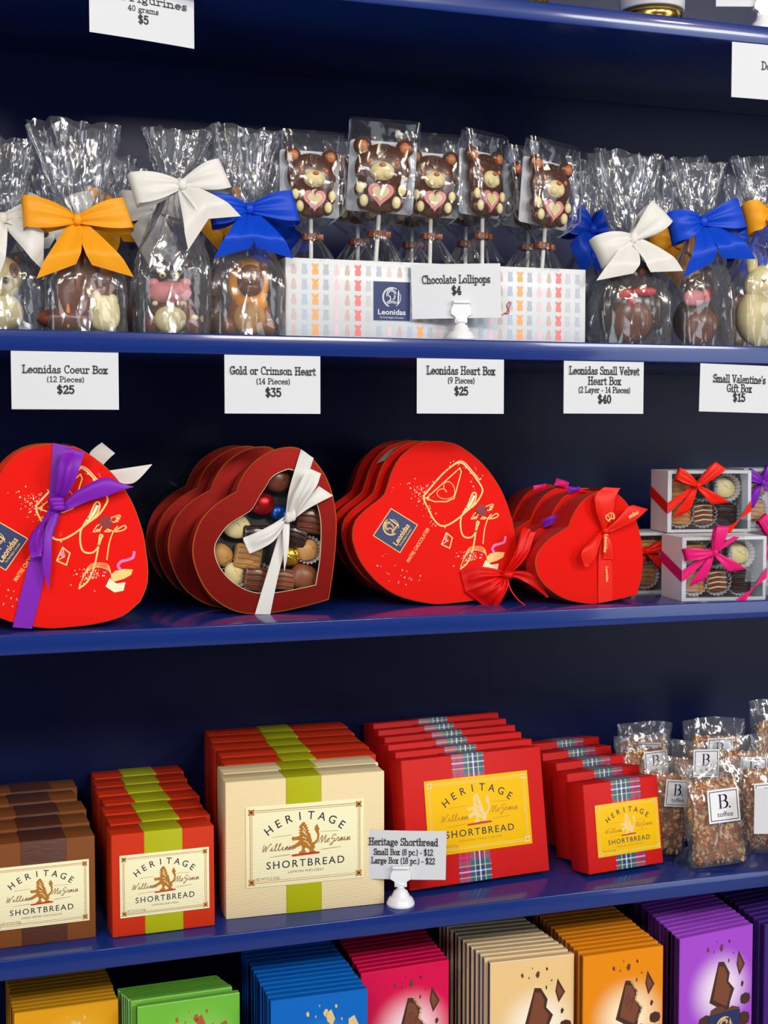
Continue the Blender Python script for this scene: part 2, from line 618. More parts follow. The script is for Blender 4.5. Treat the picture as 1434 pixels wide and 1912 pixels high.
SLAB = {  # typewriter letters: advance; strokes as point runs, '@' arcs (cx cy rx ry from to), '=' slabs (x0 x1 y)
 'B': (.7, "=.02,.15,0;=.02,.15,1;.15,0 .15,1;.15,1 .38,1;.15,.54 .38,.54;.15,0 .38,0;@.38,.77,.2,.23,-90,90;@.38,.27,.24,.27,-90,90"),
 'C': (.72, "@.38,.5,.3,.5,50,310;.6,.75 .6,1"),
 'D': (.76, "=.02,.15,0;=.02,.15,1;.15,0 .15,1;.15,1 .32,1;.15,0 .32,0;@.32,.5,.34,.5,-90,90"),
 'F': (.64, "=.02,.34,0;=.02,.15,1;.15,0 .15,1;.15,1 .56,1 .56,.78;.15,.52 .42,.52"),
 'G': (.78, "@.38,.5,.3,.5,50,325;.6,.75 .6,1;.42,.42 .74,.42;.63,.42 .63,.08"),
 'H': (.82, "=.02,.3,0;=.02,.3,1;=.48,.76,0;=.48,.76,1;.16,0 .16,1;.62,0 .62,1;.16,.52 .62,.52"),
 'L': (.66, "=.02,.3,1;=.02,.15,0;.15,0 .15,1;.15,0 .58,0 .58,.24"),
 'P': (.66, "=.02,.32,0;=.02,.15,1;.15,0 .15,1;.15,1 .36,1;.15,.45 .36,.45;@.36,.725,.22,.275,-90,90"),
 'S': (.62, "@.3,.76,.2,.24,20,270;@.3,.26,.23,.26,-150,90;.5,.8 .5,1;.08,0 .08,.22"),
 'V': (.76, "=0,.22,1;=.5,.72,1;.1,1 .36,0 .62,1"),
 'a': (.58, "@.26,.45,.15,.17,0,150;.41,.46 .41,0 .54,0;@.24,.18,.18,.18,0,360"),
 'b': (.62, "=0,.12,1;.12,1 .12,0;@.32,.31,.2,.31,0,360"),
 'c': (.56, "@.29,.31,.22,.31,45,315;.44,.44 .44,.6"),
 'd': (.66, "=.32,.46,1;.46,1 .46,0 .6,0;@.26,.31,.2,.31,0,360"),
 'e': (.6, "@.29,.31,.22,.31,0,315;.07,.33 .51,.33"),
 'f': (.44, "@.32,.82,.14,.18,30,180;.18,.82 .18,0;=.04,.34,0;=.04,.36,.62"),
 'g': (.6, "@.26,.4,.17,.22,0,360;@.27,-.12,.22,.15,0,360;.2,.2 .12,.1 .2,.04;.4,.55 .54,.62"),
 'h': (.68, "=0,.12,1;=0,.26,0;=.36,.62,0;.13,1 .13,0;@.31,.42,.18,.2,0,180;.49,.42 .49,0"),
 'i': (.36, "=.02,.16,.62;.16,.62 .16,0;=.02,.3,0;.16,.86 .16,.92"),
 'l': (.36, "=.02,.16,1;.16,1 .16,0;=.02,.3,0"),
 'm': (.96, "=0,.12,.62;=0,.24,0;=.34,.56,0;=.66,.9,0;.12,.62 .12,0;@.285,.42,.165,.2,0,180;.45,.42 .45,0;@.615,.42,.165,.2,0,180;.78,.42 .78,0"),
 'n': (.68, "=0,.12,.62;=0,.26,0;=.36,.62,0;.13,.62 .13,0;@.31,.42,.18,.2,0,180;.49,.42 .49,0"),
 'o': (.6, "@.28,.31,.22,.31,0,360"),
 'p': (.64, "=0,.13,.62;=0,.28,-.3;.13,.62 .13,-.3;@.33,.31,.2,.31,0,360"),
 'r': (.52, "=0,.14,.62;=0,.3,0;.14,.62 .14,0;@.34,.4,.2,.22,60,180;.44,.5 .44,.6"),
 's': (.52, "@.24,.46,.15,.16,20,270;@.24,.15,.17,.15,-150,90;.39,.48 .39,.62;.08,0 .08,.14"),
 't': (.44, ".16,.86 .16,.12;@.28,.12,.12,.12,180,320;=.02,.36,.62"),
 'u': (.68, "=0,.12,.62;=.36,.48,.62;.12,.62 .12,.2;@.3,.2,.18,.2,180,360;.48,.62 .48,0 .6,0"),
 'v': (.6, "=0,.2,.62;=.34,.54,.62;.1,.62 .27,0 .44,.62"),
 'x': (.6, "=0,.2,.62;=.34,.54,.62;=0,.2,0;=.34,.54,0;.08,.62 .46,0;.46,.62 .08,0"),
 'y': (.6, "=0,.2,.62;=.34,.54,.62;.1,.62 .27,0 .44,.62;.27,0 .16,-.28 .04,-.28"),
 '0': (.6, "@.28,.5,.21,.5,0,360"), '1': (.56, ".12,.82 .3,1 .3,0;=.12,.48,0"),
 '2': (.6, "@.28,.72,.2,.28,-20,170;.47,.62 .08,0 .5,0 .5,.15"),
 '3': (.6, ".08,1 .46,1 .26,.6;@.26,.3,.22,.3,-150,90"), '4': (.62, ".38,0 .38,1 .04,.28 .54,.28;=.24,.5,0"),
 '5': (.6, ".46,1 .14,1 .12,.55;@.27,.32,.22,.32,-150,120"),
 '8': (.6, "@.28,.76,.18,.24,0,360;@.28,.26,.22,.26,0,360"), '9': (.6, "@.28,.68,.2,.32,0,360;.48,.68 .42,.2 .2,0"),
 '$': (.62, "@.28,.74,.19,.22,20,270;@.28,.27,.21,.25,-150,90;.28,-.12 .28,1.12"),
 '(': (.36, "@.42,.4,.3,.7,130,230"), ')': (.36, "@-.1,.4,.3,.7,-50,50"), '-': (.4, ".05,.34 .31,.34"),
 '.': (.28, ".12,.0 .12,.05"), "'": (.24, ".1,.8 .1,1"), ' ': (.36, ""),
}


def typed(mb, s, cx, z, cap, y, m=0, bold=False, width=None):
    tot = sum(SLAB[c][0] for c in s)
    k = cap
    kx = width / tot if width else cap
    x = cx - tot * kx / 2
    pw = cap * (0.2 if bold else 0.13)
    for c in s:
        adv, spec = SLAB[c]
        for st in spec.split(';') if spec else []:
            if st[0] == '=':
                a, b, h = map(float, st[1:].split(','))
                pts = [(a, h), (b, h)]
            elif st[0] == '@':
                ax, az, rx, rz, a0, a1 = map(float, st[1:].split(','))
                n = max(5, int(abs(a1 - a0) / 26))
                pts = [(ax + rx * math.cos(math.radians(a0 + (a1 - a0) * i / n)), az + rz * math.sin(math.radians(a0 + (a1 - a0) * i / n))) for i in range(n + 1)]
            else:
                pts = [tuple(map(float, q.split(','))) for q in st.split()]
            mb.line([(x + p[0] * kx, z + p[1] * k) for p in pts], pw, y, m)
        x += adv * kx

# ------------------------------------------------------------------ the setting: shop floor and shelving unit
S1B, S1T = 1.887, 1.905                               # top board, underside and upper face
S2B, S2T = 1.568, 1.586
S3B, S3T = 1.3085, 1.3265
S4B, S4T = 1.0255, 1.0435
S5T = 0.825
DEEP = 0.272                                           # board depth
XL, XR = -0.80, 1.00

b = MB()
b.box(-3.2, 3.2, -4.2, 0.4, -0.02, 0.0)
tag(b.build('floor', floor_m), kind='structure')

unit = empty('shelving_unit', (0, 0, 0))
tag(unit, 'tall navy blue lacquered shelving unit holding all the chocolates and shortbread', 'shelving unit')
for z0, z1 in ((S1B, S1T), (S2B, S2T), (S3B, S3T), (S4B, S4T), (S5T - 0.018, S5T), (2.24, 2.26), (0.06, 0.08)):
    m = MB()
    m.box(XL + 0.0005, XR - 0.0005, 0.0, DEEP - 0.0005, z0, z1, 0, 0.0012)
    m.build('shelf_board', navy, unit)
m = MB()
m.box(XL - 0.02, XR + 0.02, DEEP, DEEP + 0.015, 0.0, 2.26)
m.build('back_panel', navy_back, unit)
for x in (XL - 0.02, XR):
    m = MB()
    m.box(x, x + 0.02, -0.001, DEEP - 0.0002, 0.0, 2.26, 0, 0.001)
    m.build('side_panel', navy, unit)


class Frame:
    """an upright or leaning plane in the room: base point, turn and lean; turns photo points into its own x-z"""

    def __init__(s, P0, yaw=0.0, lean=0.0, roll=0.0):
        s.P = Vector(P0)
        s.rot = (Matrix.Rotation(math.radians(yaw), 3, 'Z') @ Matrix.Rotation(-math.radians(lean), 3, 'X') @ Matrix.Rotation(math.radians(roll), 3, 'Y'))
        s.n = s.rot @ Vector((0, 1, 0))

    def euler(s):
        return s.rot.to_euler()

    def loc(s, x, y, off=0.0):
        d = ray(x, y)
        t = ((s.P + s.n * off) - EYE).dot(s.n) / d.dot(s.n)
        q = s.rot.transposed() @ (EYE + d * t - s.P)
        return (q.x, q.z)

    def many(s, pts, off=0.0):
        return [s.loc(x, y, off) for x, y in pts]


# ------------------------------------------------------------------ price cards
def card(TL, TR, BL, Y, yaw, lines, label, group=None, name='price_card', top=None, lean=0.0, roll=0.0, offx=None):
    fr = Frame(PY(TL[0], TL[1], Y), yaw, lean, roll)
    if top is not None:
        fr.P.z = top
    a, c = fr.loc(*TR), fr.loc(*BL)
    w, h = a[0], -c[1]
    pxw = (TR[0] - TL[0])
    k = w / pxw
    m = MB()
    th = 0.0004
    sag = 0.0012
    n = 10
    for y, flip in ((0.0, False), (th, True)):         # a card that bows a little
        rows = [[(w * j / n, y - sag * math.sin(math.pi * j / n), -h * i) for j in range(n + 1)] for i in (1, 0)]
        m.grid(rows, 0)
    for (t, base, cap, bold, wpx) in lines:
        cxp = w / 2 if offx is None else offx * k
        typed(m, t, cxp, -base * k * (h / w * pxw) / (BL[1] - TL[1]), cap * k, -sag - 0.0004, 1, bold, wpx * k)
    o = m.build(name, [white_card, ink], None)
    o.location = fr.P
    o.rotation_euler = fr.euler()
    return tag(o, label, 'price card', group)


G = 'price cards hung under the shelf edges'
card((20, 653), (221, 661), (20, 764), 0.0012, 0, [('Leonidas Coeur Box', 41, 14, False, 160), ('(12 Pieces)', 58, 10, False, 71), ('$25', 80, 14, True, 33)],
     'white price card above the big heart boxes with purple ribbon', G, top=S2B - 0.0002)
card((419, 668), (598, 669), (421, 772), 0.0012, 0, [('Gold or Crimson Heart', 34, 13.5, False, 161), ('(14 Pieces)', 51, 10, False, 64), ('$35', 73, 14, True, 30)],
     'white price card hanging above the crimson window heart boxes', G, top=S2B - 0.0002)
card((778.5, 673), (941, 676), (778.5, 772), 0.0012, 0, [('Leonidas Heart Box', 28, 13.5, False, 128), ('(9 Pieces)', 44, 10, False, 51), ('$25', 65, 13, True, 26)],
     'white price card hanging above the red heart boxes with gold lettering', G, top=S2B - 0.0002)
card((1053, 675), (1202, 680), (1053, 772), 0.0012, 0, [('Leonidas Small Velvet', 24, 12.5, False, 131), ('Heart Box', 43, 12.5, False, 62), ('(2 Layer - 14 Pieces)', 58, 9.5, False, 97), ('$40', 77, 12.5, True, 25)],
     'white price card with four lines above the small velvet heart boxes', G, top=S2B - 0.0002)
card((1308, 675), (1452, 684), (1304, 768), 0.0012, 0, [("Small Valentine's", 35, 12, False, 98), ('Gift Box', 53, 12, False, 47), ('$15', 71, 12, True, 23)],
     'white price card hanging above the clear gift boxes of chocolates', G, top=S2B - 0.0002, roll=1.2)
card((166, -42), (362, -8), (165.5, 59), 0.002, 14, [('Lion Figurines', 34, 12.5, False, 168), ('40 grams', 51, 9, False, 58), ('$5', 71, 13, True, 20)],
     'white price card hanging askew from the top shelf above the gold bow', G, top=S1B - 0.0002)
card((1367, 84), (1512, 92), (1366, 181), 0.0012, 0, [('Dog', 44, 12, False, 25)],
     'white price card under the top shelf at the right edge', G, top=S1B - 0.0002, offx=66)


def holder(pos, label, hgt, yaw=0.0, r=0.0135, name='sign_holder'):
    """white plastic clip stand: stepped round foot, post and a clip"""
    t = empty(name, pos, (0, 0, yaw))
    tag(t, label, 'sign holder', 'white plastic sign holders')
    m = MB()
    m.lathe([(r * .96, 0), (r, .001), (r, .0035), (r * .93, .0042), (r * .9, .0062), (r * .8, .008), (r * .62, .0092), (r * .6, .0115), (r * .52, .0122), (r * .5, .014), (r * .36, .0152)], m=0, seg=36)
    m.build('foot', plastic_white, t)
    m = MB()
    pz = hgt - 0.017
    m.lathe([(.0052, .0145), (.0036, .017), (.0033, pz - .006), (.0042, pz - .002), (.0055, pz)], seg=20)
    m.build('post', plastic_white, t)
    m = MB()
    out = [(-.0032, pz - .003), (.0032, pz - .003), (.0062, pz + .002), (.0098, pz + .0042), (.0098, pz + .0085), (.0078, pz + .0125), (.0082, pz + .017), (-.0082, pz + .017), (-.0078, pz + .0125), (-.0098, pz + .0085), (-.0098, pz + .0042), (-.0062, pz + .002)]
    m.prism(out, -.0042, -.0016, 0, 0)
    m.prism(out, .0012, .0036, 0, 0)
    m.box(-.0082, .0082, -.0066, -.0036, pz + .0142, pz + .0172, 0, .0008)
    m.box(-.006, .006, -.0030, .0030, pz - .004, pz + .0005, 0, .0006)
    m.build('clip', plastic_white, t)
    return t


# lollipop sign in front of the display carton
HY1 = 0.0145
hb = PY(860, 634, HY1)
holder((hb.x, HY1, S2T), 'white plastic sign holder at the foot of the lollipop carton', (634 - 560) * .000505, math.radians(-12))
fr = Frame(Vector((hb.x, HY1, S2T)), -12)
q = fr.loc(767, 494)
tl = fr.P + fr.rot @ Vector((q[0], 0, q[1]))
card((767, 494), (934, 490), (770, 596), tl.y, -12, [('Chocolate Lollipops', 36, 14, False, 128), ('$4', 57, 14, True, 18)],
     'white price card clipped in a stand before the lollipop carton', None, roll=-1.6)
# shortbread sign
hp = PZ(748, 1690, S4T)
holder((hp.x, hp.y, S4T), 'white plastic sign holder between the cream and tartan shortbread boxes', .0395, math.radians(-19))
fr = Frame(Vector((hp.x, hp.y, S4T)), -19)
tl = fr.P + fr.rot @ Vector((fr.loc(674, 1549)[0], 0, fr.loc(674, 1549)[1]))
card((674, 1549), (834, 1548), (668, 1640), tl.y, -19, [('Heritage Shortbread', 27, 13, False, 130), ('Small Box (8 pc.) - $12', 45, 11, False, 111), ('Large Box (18 pc.) - $22', 61, 11, False, 119)],
     'white price card clipped in a stand before the shortbread boxes', None, roll=1.0)
hp = PZ(1486, 1630, S4T)
hp.y -= 0.01
holder((hp.x, hp.y, S4T), 'white plastic sign holder by the toffee bags at the right edge', .0395, math.radians(-16))
fr = Frame(Vector((hp.x, hp.y, S4T)), -16)
q = fr.loc(1409, 1472)
tl = fr.P + fr.rot @ Vector((q[0], 0, q[1]))
card((1409, 1472), (1562, 1466), (1409, 1557), tl.y, -16, [], 'blank white card before the toffee bags, cut by the right edge')

# things on the top board
o = PY(1217, 30, 0.036)
t = empty('storage_jar', (o.x, 0.036, S1T))
tag(t, 'white jar with a polished gold band standing on the top shelf', 'jar')
m = MB()
m.lathe([(.027, 0), (.0296, .0006), (.0303, .0125)], seg=48)
m.build('metal_band', gold_metal, t)
m = MB()
m.lathe([(.0303, .0132), (.0322, .014), (.0335, .06), (.0335, .09), (.030, .095)], seg=48)
m.build('body', plastic_white, t)
o = PY(1424, 44, 0.0145)
holder((o.x, 0.0145, S1T), 'white plastic sign holder on the top shelf at the right', .034, math.radians(-16), r=.012)
fr = Frame(Vector((o.x, 0.0145, S1T)), -16)
q = fr.loc(1338, 10)
tl = fr.P + fr.rot @ Vector((q[0], 0, q[1]))
card((1338, -76), (1500, -84), (1338, 12), tl.y, -16, [], 'cream price card in a holder on the top shelf')
o = PY(985, 2, 0.026)
m = MB()
m.lathe([(.010, 0), (.018, .002), (.022, .012), (.02, .035), (.008, .05), (.012, .06)], seg=24)
ob = m.build('foil_sweet', goldfoil, None, (o.x, 0.026, S1T))
tag(ob, 'gold foil sweet on the top shelf left of the white jar', 'sweet')


# ------------------------------------------------------------------ traced ribbons on flat-lying frames
def petal(mb, A, B, y0, y1, bulge=0.0, ripple=0.0, pleats=2, m=0, n=18, cols=9, fade=True):
    """ribbon face between two traced sides A and B (local x-z), running from depth y0 to y1 and swelling by bulge"""
    A, B = resample(smooth(A, 5), n), resample(smooth(B, 5), n)
    rows = []
    for i in range(n):
        s = i / (n - 1)
        r = []
        for j in range(cols):
            v = j / (cols - 1)
            y = y0 + (y1 - y0) * s - bulge * math.sin(math.pi * min(1, s * 1.05)) * (0.55 + 0.45 * math.sin(math.pi * v))
            y -= ripple * math.sin(2 * math.pi * pleats * v + 2 * s) * ((1 - s) ** 0.8 if fade else 1.0)
            r.append((A[i][0] + (B[i][0] - A[i][0]) * v, y, A[i][1] + (B[i][1] - A[i][1]) * v))
        rows.append(r)
    mb.grid(rows, m)


def slab(mb, pts, y0, y1, ch, mf, mc, ms):
    """heart slab with a narrow chamfer round its front"""
    n = len(pts)
    cx, cz = sum(p[0] for p in pts) / n, sum(p[1] for p in pts) / n
    R = max(math.dist(p, (cx, cz)) for p in pts)
    k = 1 - ch / R
    q = [(cx + (p[0] - cx) * k, cz + (p[1] - cz) * k) for p in pts]
    mb.poly(q, y0, mf)
    vs = [(p[0], y0, p[1]) for p in q] + [(p[0], y0 + ch, p[1]) for p in pts] + [(p[0], y1, p[1]) for p in pts]
    mb.add(vs, [(i, i + n, (i + 1) % n + n, (i + 1) % n) for i in range(n)], mc, True)
    mb.add(vs, [(i + n, i + 2 * n, (i + 1) % n + 2 * n, (i + 1) % n + n) for i in range(n)], ms, True)
    mb.poly([(p[0], p[1]) for p in pts], y1, ms)


def scaled(pts, k):
    n = len(pts)
    cx, cz = sum(p[0] for p in pts) / n, sum(p[1] for p in pts) / n
    return [(cx + (p[0] - cx) * k, cz + (p[1] - cz) * k) for p in pts]


def crop(ox, oz, k, pts):
    return [(ox + x / k, oz + y / k) for x, y in pts]


def heart_outline(fr, halves, n=40):
    """halves: two open runs notch -> tip and tip -> notch, in photo points"""
    a = resample(smooth(fr.many(halves[0]), 6), n)
    c = resample(smooth(fr.many(halves[1]), 6), n)
    return a[:-1] + c[:-1]


# ---- the red heart box with gold lettering (traced), lid art shared with the bigger box
LEAN3, T3 = 7.0, 0.031
fr3 = Frame(PZ(841, 1130, S3T), -4, LEAN3)
fr3.P.z += T3 * math.sin(math.radians(LEAN3))
H3 = [crop(610, 800, 3.585, [(385, 440), (405, 385), (430, 300), (480, 205), (560, 130), (650, 92), (740, 82), (820, 92), (900, 120), (1050, 240), (1170, 410), (1240, 600), (1262, 720), (1275, 830), (1270, 930), (1235, 1020)]),
      crop(610, 800, 3.585, [(1235, 1020), (1140, 1105), (1000, 1150), (830, 1172), (700, 1175), (500, 1130), (350, 1040), (230, 900), (175, 760), (172, 690), (185, 630), (220, 580), (280, 525), (345, 478), (385, 440)])]
out3 = heart_outline(fr3, H3)


def L3(pts):
    return fr3.many(crop(610, 800, 3.585, pts))


def letter_art(mb, k=1.0, off=(0, 0), y=-0.0005):
    """gold love-letter drawing, scattered hearts and maker's square on the red lid"""
    rnd = random.Random(4)
    T = lambda pts: [(p[0] * k + off[0], p[1] * k + off[1]) for p in L3(pts)]
    w = 0.0011 * k
    GLD, CRM, PNK, DRD, NVY = 3, 4, 5, 6, 7
    mb.line(T(smooth([(650, 450), (700, 390), (780, 300), (860, 237), (905, 232), (960, 285), (1010, 350), (1042, 410), (1025, 460), (990, 510), (940, 550), (870, 610), (800, 650), (750, 645), (710, 600), (680, 540), (655, 490), (650, 450)], 4)), w * 1.5, y, GLD)
    mb.line(T(smooth([(660, 440), (710, 380), (790, 292), (870, 226), (915, 224), (970, 280), (1022, 345)], 4)), w * .7, y, CRM)
    mb.line(T([(665, 468), (890, 265), (900, 290), (852, 468), (800, 490), (720, 490), (665, 468)]), w, y, GLD)
    mb.line(T(smooth([(800, 425), (782, 395), (790, 365), (820, 358), (850, 390), (855, 440), (830, 465), (795, 472), (760, 465), (738, 440), (748, 412), (785, 405), (802, 425)], 3)), w * .6, y, GLD)
    mb.line(T(smooth([(940, 550), (985, 500), (1000, 450), (990, 430), (972, 442), (945, 510), (910, 570), (895, 620), (900, 690), (920, 725), (960, 730), (990, 705), (1010, 650), (1018, 630), (1005, 625), (1000, 660), (990, 740), (970, 830), (940, 900), (895, 940)], 4)), w * 1.4, y, GLD)
    mb.line(T(smooth([(930, 540), (965, 500), (985, 455)], 3)), w * 2.2, y, CRM)
    mb.line(T(smooth([(1100, 575), (1075, 610), (1055, 680), (1045, 770)], 4)), w, y, GLD)
    mb.line(T(smooth([(1045, 590), (1085, 605), (1130, 597), (1148, 580), (1135, 570), (1105, 588), (1085, 605)], 4)), w, y, GLD)
    hc = T([(1035, 550)])[0]
    r = .0062 * k
    mb.poly([(hc[0] + r * math.cos(a) * (1 if i % 2 else .95), hc[1] + r * math.sin(a)) for i, a in enumerate([2 * math.pi * q / 14 for q in range(14)])], y, DRD)
    for wing in ([(1062, 542), (1068, 520), (1110, 506), (1116, 515), (1090, 525), (1112, 528), (1088, 540), (1104, 543), (1080, 550)], [(1005, 558), (985, 572), (966, 606), (978, 606), (990, 590), (986, 606), (1000, 592), (1000, 605), (1012, 575)], [(1030, 605), (1045, 590), (1058, 606)]):
        mb.line(T(wing + wing[:1]), w * .8, y, GLD)
    mb.line(T([(800, 698), (840, 732), (822, 802), (768, 776), (800, 698)]), w * 1.1, y, GLD)
    mb.line(T([(800, 698), (812, 752), (768, 776)]), w * .7, y, GLD)
    hc = T([(800, 740)])[0]
    mb.poly([(hc[0] + .0022 * k * math.cos(a), hc[1] + .0026 * k * math.sin(a)) for a in [math.pi * q / 4 for q in range(8)]], y, PNK)
    mb.poly(T([(1068, 862), (1090, 838), (1140, 826), (1190, 830), (1180, 862), (1140, 885), (1090, 900), (1072, 890)]), y, GLD)
    mb.poly(T([(1062, 880), (1100, 912), (1150, 905), (1140, 955), (1090, 965), (1040, 930)]), y - .0001, CRM)
    mb.line(T(smooth([(1195, 728), (1188, 758), (1160, 772), (1125, 782), (1108, 805), (1118, 828)], 4)), w * 2.2, y, PNK)
    for i in range(4):
        mb.line(T(smooth([(895, 940 - 6 * i), (930 + 4 * i, 850 - 12 * i), (985, 815 - 8 * i), (1050, 830 - 10 * i), (1070, 860)], 4)), w * .5, y, GLD)
    for (cx, cz, sx, sz, n) in ((640, 430, 45, 60, 46), (680, 560, 26, 40, 16), (560, 430, 60, 55, 14), (430, 950, 60, 60, 9), (560, 1010, 50, 22, 9), (360, 880, 20, 30, 3), (990, 350, 30, 60, 14), (900, 890, 60, 30, 10), (960, 855, 45, 26, 60), (860, 250, 50, 20, 8), (760, 640, 40, 20, 8)):
        for _ in range(n):
            p = T([(rnd.gauss(cx, sx * .8), rnd.gauss(cz, sz * .8))])[0]
            r = rnd.uniform(.0003, .001) * k
            a0 = rnd.random() * 3
            mb.poly([(p[0] + r * math.cos(a0 + a), p[1] + r * math.sin(a0 + a)) for a in (0, 1.6, 3.1, 4.7)], y, rnd.choice([GLD, CRM, CRM, GLD, PNK]))
    sq = T([(430, 533), (610, 645), (490, 835), (308, 718)])
    mb.poly(sq, y, GLD)
    mb.poly(scaled(sq, .95), y - .0002, NVY)
    ea, eb = Vector(sq[0]), Vector(sq[3])
    ang = math.atan2(ea.y - eb.y, ea.x - eb.x)
    u = (ea - eb) / (ea - eb).length
    v = Vector((u.y, -u.x))
    L = (ea - eb).length
    cc = Vector(scaled(sq, 1)[0]) * 0 + sum((Vector(p) for p in sq), Vector((0, 0))) / 4
    emblem(mb, cc - v * L * .17, L * .24, ang, y - .0004, GLD)
    p = cc + v * L * .21
    letter(mb, 'Leonidas', p.x, p.y, L * .16, y - .0004, GLD, ang=ang, width=L * .72, off=.02)
    p = cc + v * L * .36
    letter(mb, 'The Fresh Belgian Chocolates', p.x, p.y, L * .06, y - .0004, GLD, ang=ang, width=L * .62, shear=.3)
    p, q = Vector(T([(540, 893)])[0]), Vector(T([(680, 668)])[0])
    letter(mb, 'MAITRE CHOCOLATIER', (p.x + q.x) / 2, (p.y + q.y) / 2, L * .105, y, GLD, ang=math.atan2(q.y - p.y, q.x - p.x), width=(q - p).length, off=.006)


def emblem(mb, c, r, ang, y, m):
    """round line emblem: broken ring, plumed helmet, face and shoulder"""
    ca, sa = math.cos(ang), math.sin(ang)
    W = lambda pts: [(c[0] + r * (p[0] * ca - p[1] * sa), c[1] + r * (p[0] * sa + p[1] * ca)) for p in pts]
    A = lambda cx, cz, rx, rz, a0, a1: [(cx + rx * math.cos(math.radians(a0 + (a1 - a0) * i / 14)), cz + rz * math.sin(math.radians(a0 + (a1 - a0) * i / 14))) for i in range(15)]
    w = r * .1
    mb.line(W(A(0, 0, 1, 1, 60, 250)), w, y, m)
    mb.line(W(A(0, 0, .9, .9, 80, 230)), w * .6, y, m)
    mb.line(W(A(0, 0, .98, .98, -60, 20)), w * .7, y, m)
    mb.line(W(A(-.05, .3, .5, .5, 10, 200)), w, y, m)
    mb.line(W(A(-.05, .3, .34, .34, 0, 220)), w * .8, y, m)
    mb.line(W([(.28, .3), (.36, .08), (.28, .02), (.3, -.14), (.12, -.2)]), w, y, m)
    mb.line(W([(-.2, .12), (-.12, -.2), (-.5, -.55)]), w, y, m)
    mb.line(W(A(0, -1.0, .8, .6, 40, 150)), w, y, m)
    mb.line(W(A(.0, -1.0, .6, .44, 50, 150)), w * .7, y, m)
    mb.poly(W([(.62, -.7), (.66, .5), (.74, .8), (.82, .5), (.78, -.7)]), y, m)


def heart_red(root, out, t, artk=None, off=(0, 0)):
    m = MB()
    slab(m, out, 0, t * .6, .0009, 0, 1, 2)
    if artk:
        letter_art(m, artk, off)
    m.build('lid', [red_print, goldedge, red_side, goldline, creamprint, pinkprint, darkredprint, navyprint], root)
    m = MB()
    m.prism(scaled(out, .985), t * .6 + .0002, t, 0, 0)
    m.build('base', red_side, root)


def row_back(root, n, dx, dy, labels, group):
    tag(root, labels[0], root['category'], group)
    res = [root]
    for i in range(1, n):
        c = copy_tree(root)
        c.location = root.location + Vector((dx * i, dy * i, 0))
        c['label'] = labels[i]
        res.append(c)
    return res


GH = 'red heart boxes with gold lettering'
r3 = empty('heart_box', fr3.P, fr3.euler())
tag(r3, 'x', 'heart box')
heart_red(r3, out3, T3, 1.0)
row3 = row_back(r3, 4, 0.0, 0.0355, ['red heart box with gold love letter, front one beside the red satin pouch', 'red heart box second in the row, close behind the one with red satin pouch', 'third red heart box back in the row left of the small velvet hearts', 'rearmost red heart box in the row left of the small velvet hearts'], GH)
# ribbons seen over the top edges of the boxes behind
for i, (px, pz, mt) in enumerate([(731, 826, 'white'), (738, 815, 'purple'), (765, 817, 'white')]):
    if i == 1:
        continue
    rb = row3[1 + (i > 0)]
    m = MB()
    cxl = [p for p in sorted(out3, key=lambda p: -p[1])[:6]]
    x0 = cxl[0][0] - (.026 if i == 0 else .012)
    top = [p for p in out3 if abs(p[0] - x0) < .016 and p[1] > .08]
    top.sort()
    rows = [[(p[0], y, p[1] + .0012) for y in (-.0012, T3 * .3, T3 * .62, T3 + .0012)] for p in top]
    m.grid(rows, 0)
    m.build('ribbon_band', satin[mt], rb)

# red satin pouch tied over the lower right corner of the front box
m = MB()
P = lambda pts: L3(pts)
petal(m, P([(1180, 975), (1130, 950), (1000, 926), (890, 955)]), P([(1175, 990), (1120, 1010), (1000, 1060), (925, 1095)]), -.010, -.002, .008, .0035, 2, 0)
petal(m, P([(1175, 988), (1110, 1015), (990, 1065), (920, 1092)]), P([(1180, 1000), (1150, 1080), (1118, 1160), (1085, 1216)]), -.010, -.003, .009, .004, 2.5, 0)
petal(m, P([(1172, 990), (1140, 1060), (1105, 1150), (1070, 1210)]), P([(1190, 1000), (1180, 1080), (1140, 1180), (1106, 1214)]), -.012, -.006, .006, .003, 1.5, 0)
petal(m, P([(1165, 975), (1180, 930), (1215, 840), (1252, 700), (1285, 660)]), P([(1195, 970), (1250, 930), (1310, 850), (1340, 790), (1372, 718)]), -.010, -.016, .006, .005, 2.5, 0, fade=False)
ob = m.build('pouch_cloth', satin['red'], r3)
tag(ob, 'red satin pouch cloth gathered over the corner')
m = MB()
k = L3([(1182, 982)])[0]
m.ell((k[0], -.013, k[1]), (.0065, .0055, .0045), 0)
m.build('knot', satin['red'], ob)
m = MB()
petal(m, P([(1190, 965), (1260, 955), (1350, 985), (1436, 1128)]), P([(1188, 990), (1250, 1010), (1330, 1060), (1430, 1135)]), -.012, -.020, .006, .002, 1, 0)
m.build('ribbon_tail', satin['red'], ob)
m = MB()
st = smooth(L3([(1180, 1000), (1195, 1075), (1240, 1145), (1300, 1195), (1345, 1205), (1372, 1203)]), 6)
m.tube([(p[0], -.013 - .010 * i / len(st), p[1]) for i, p in enumerate(st)], .0008, 0, 8)
m.build('string', satin['red'], ob)

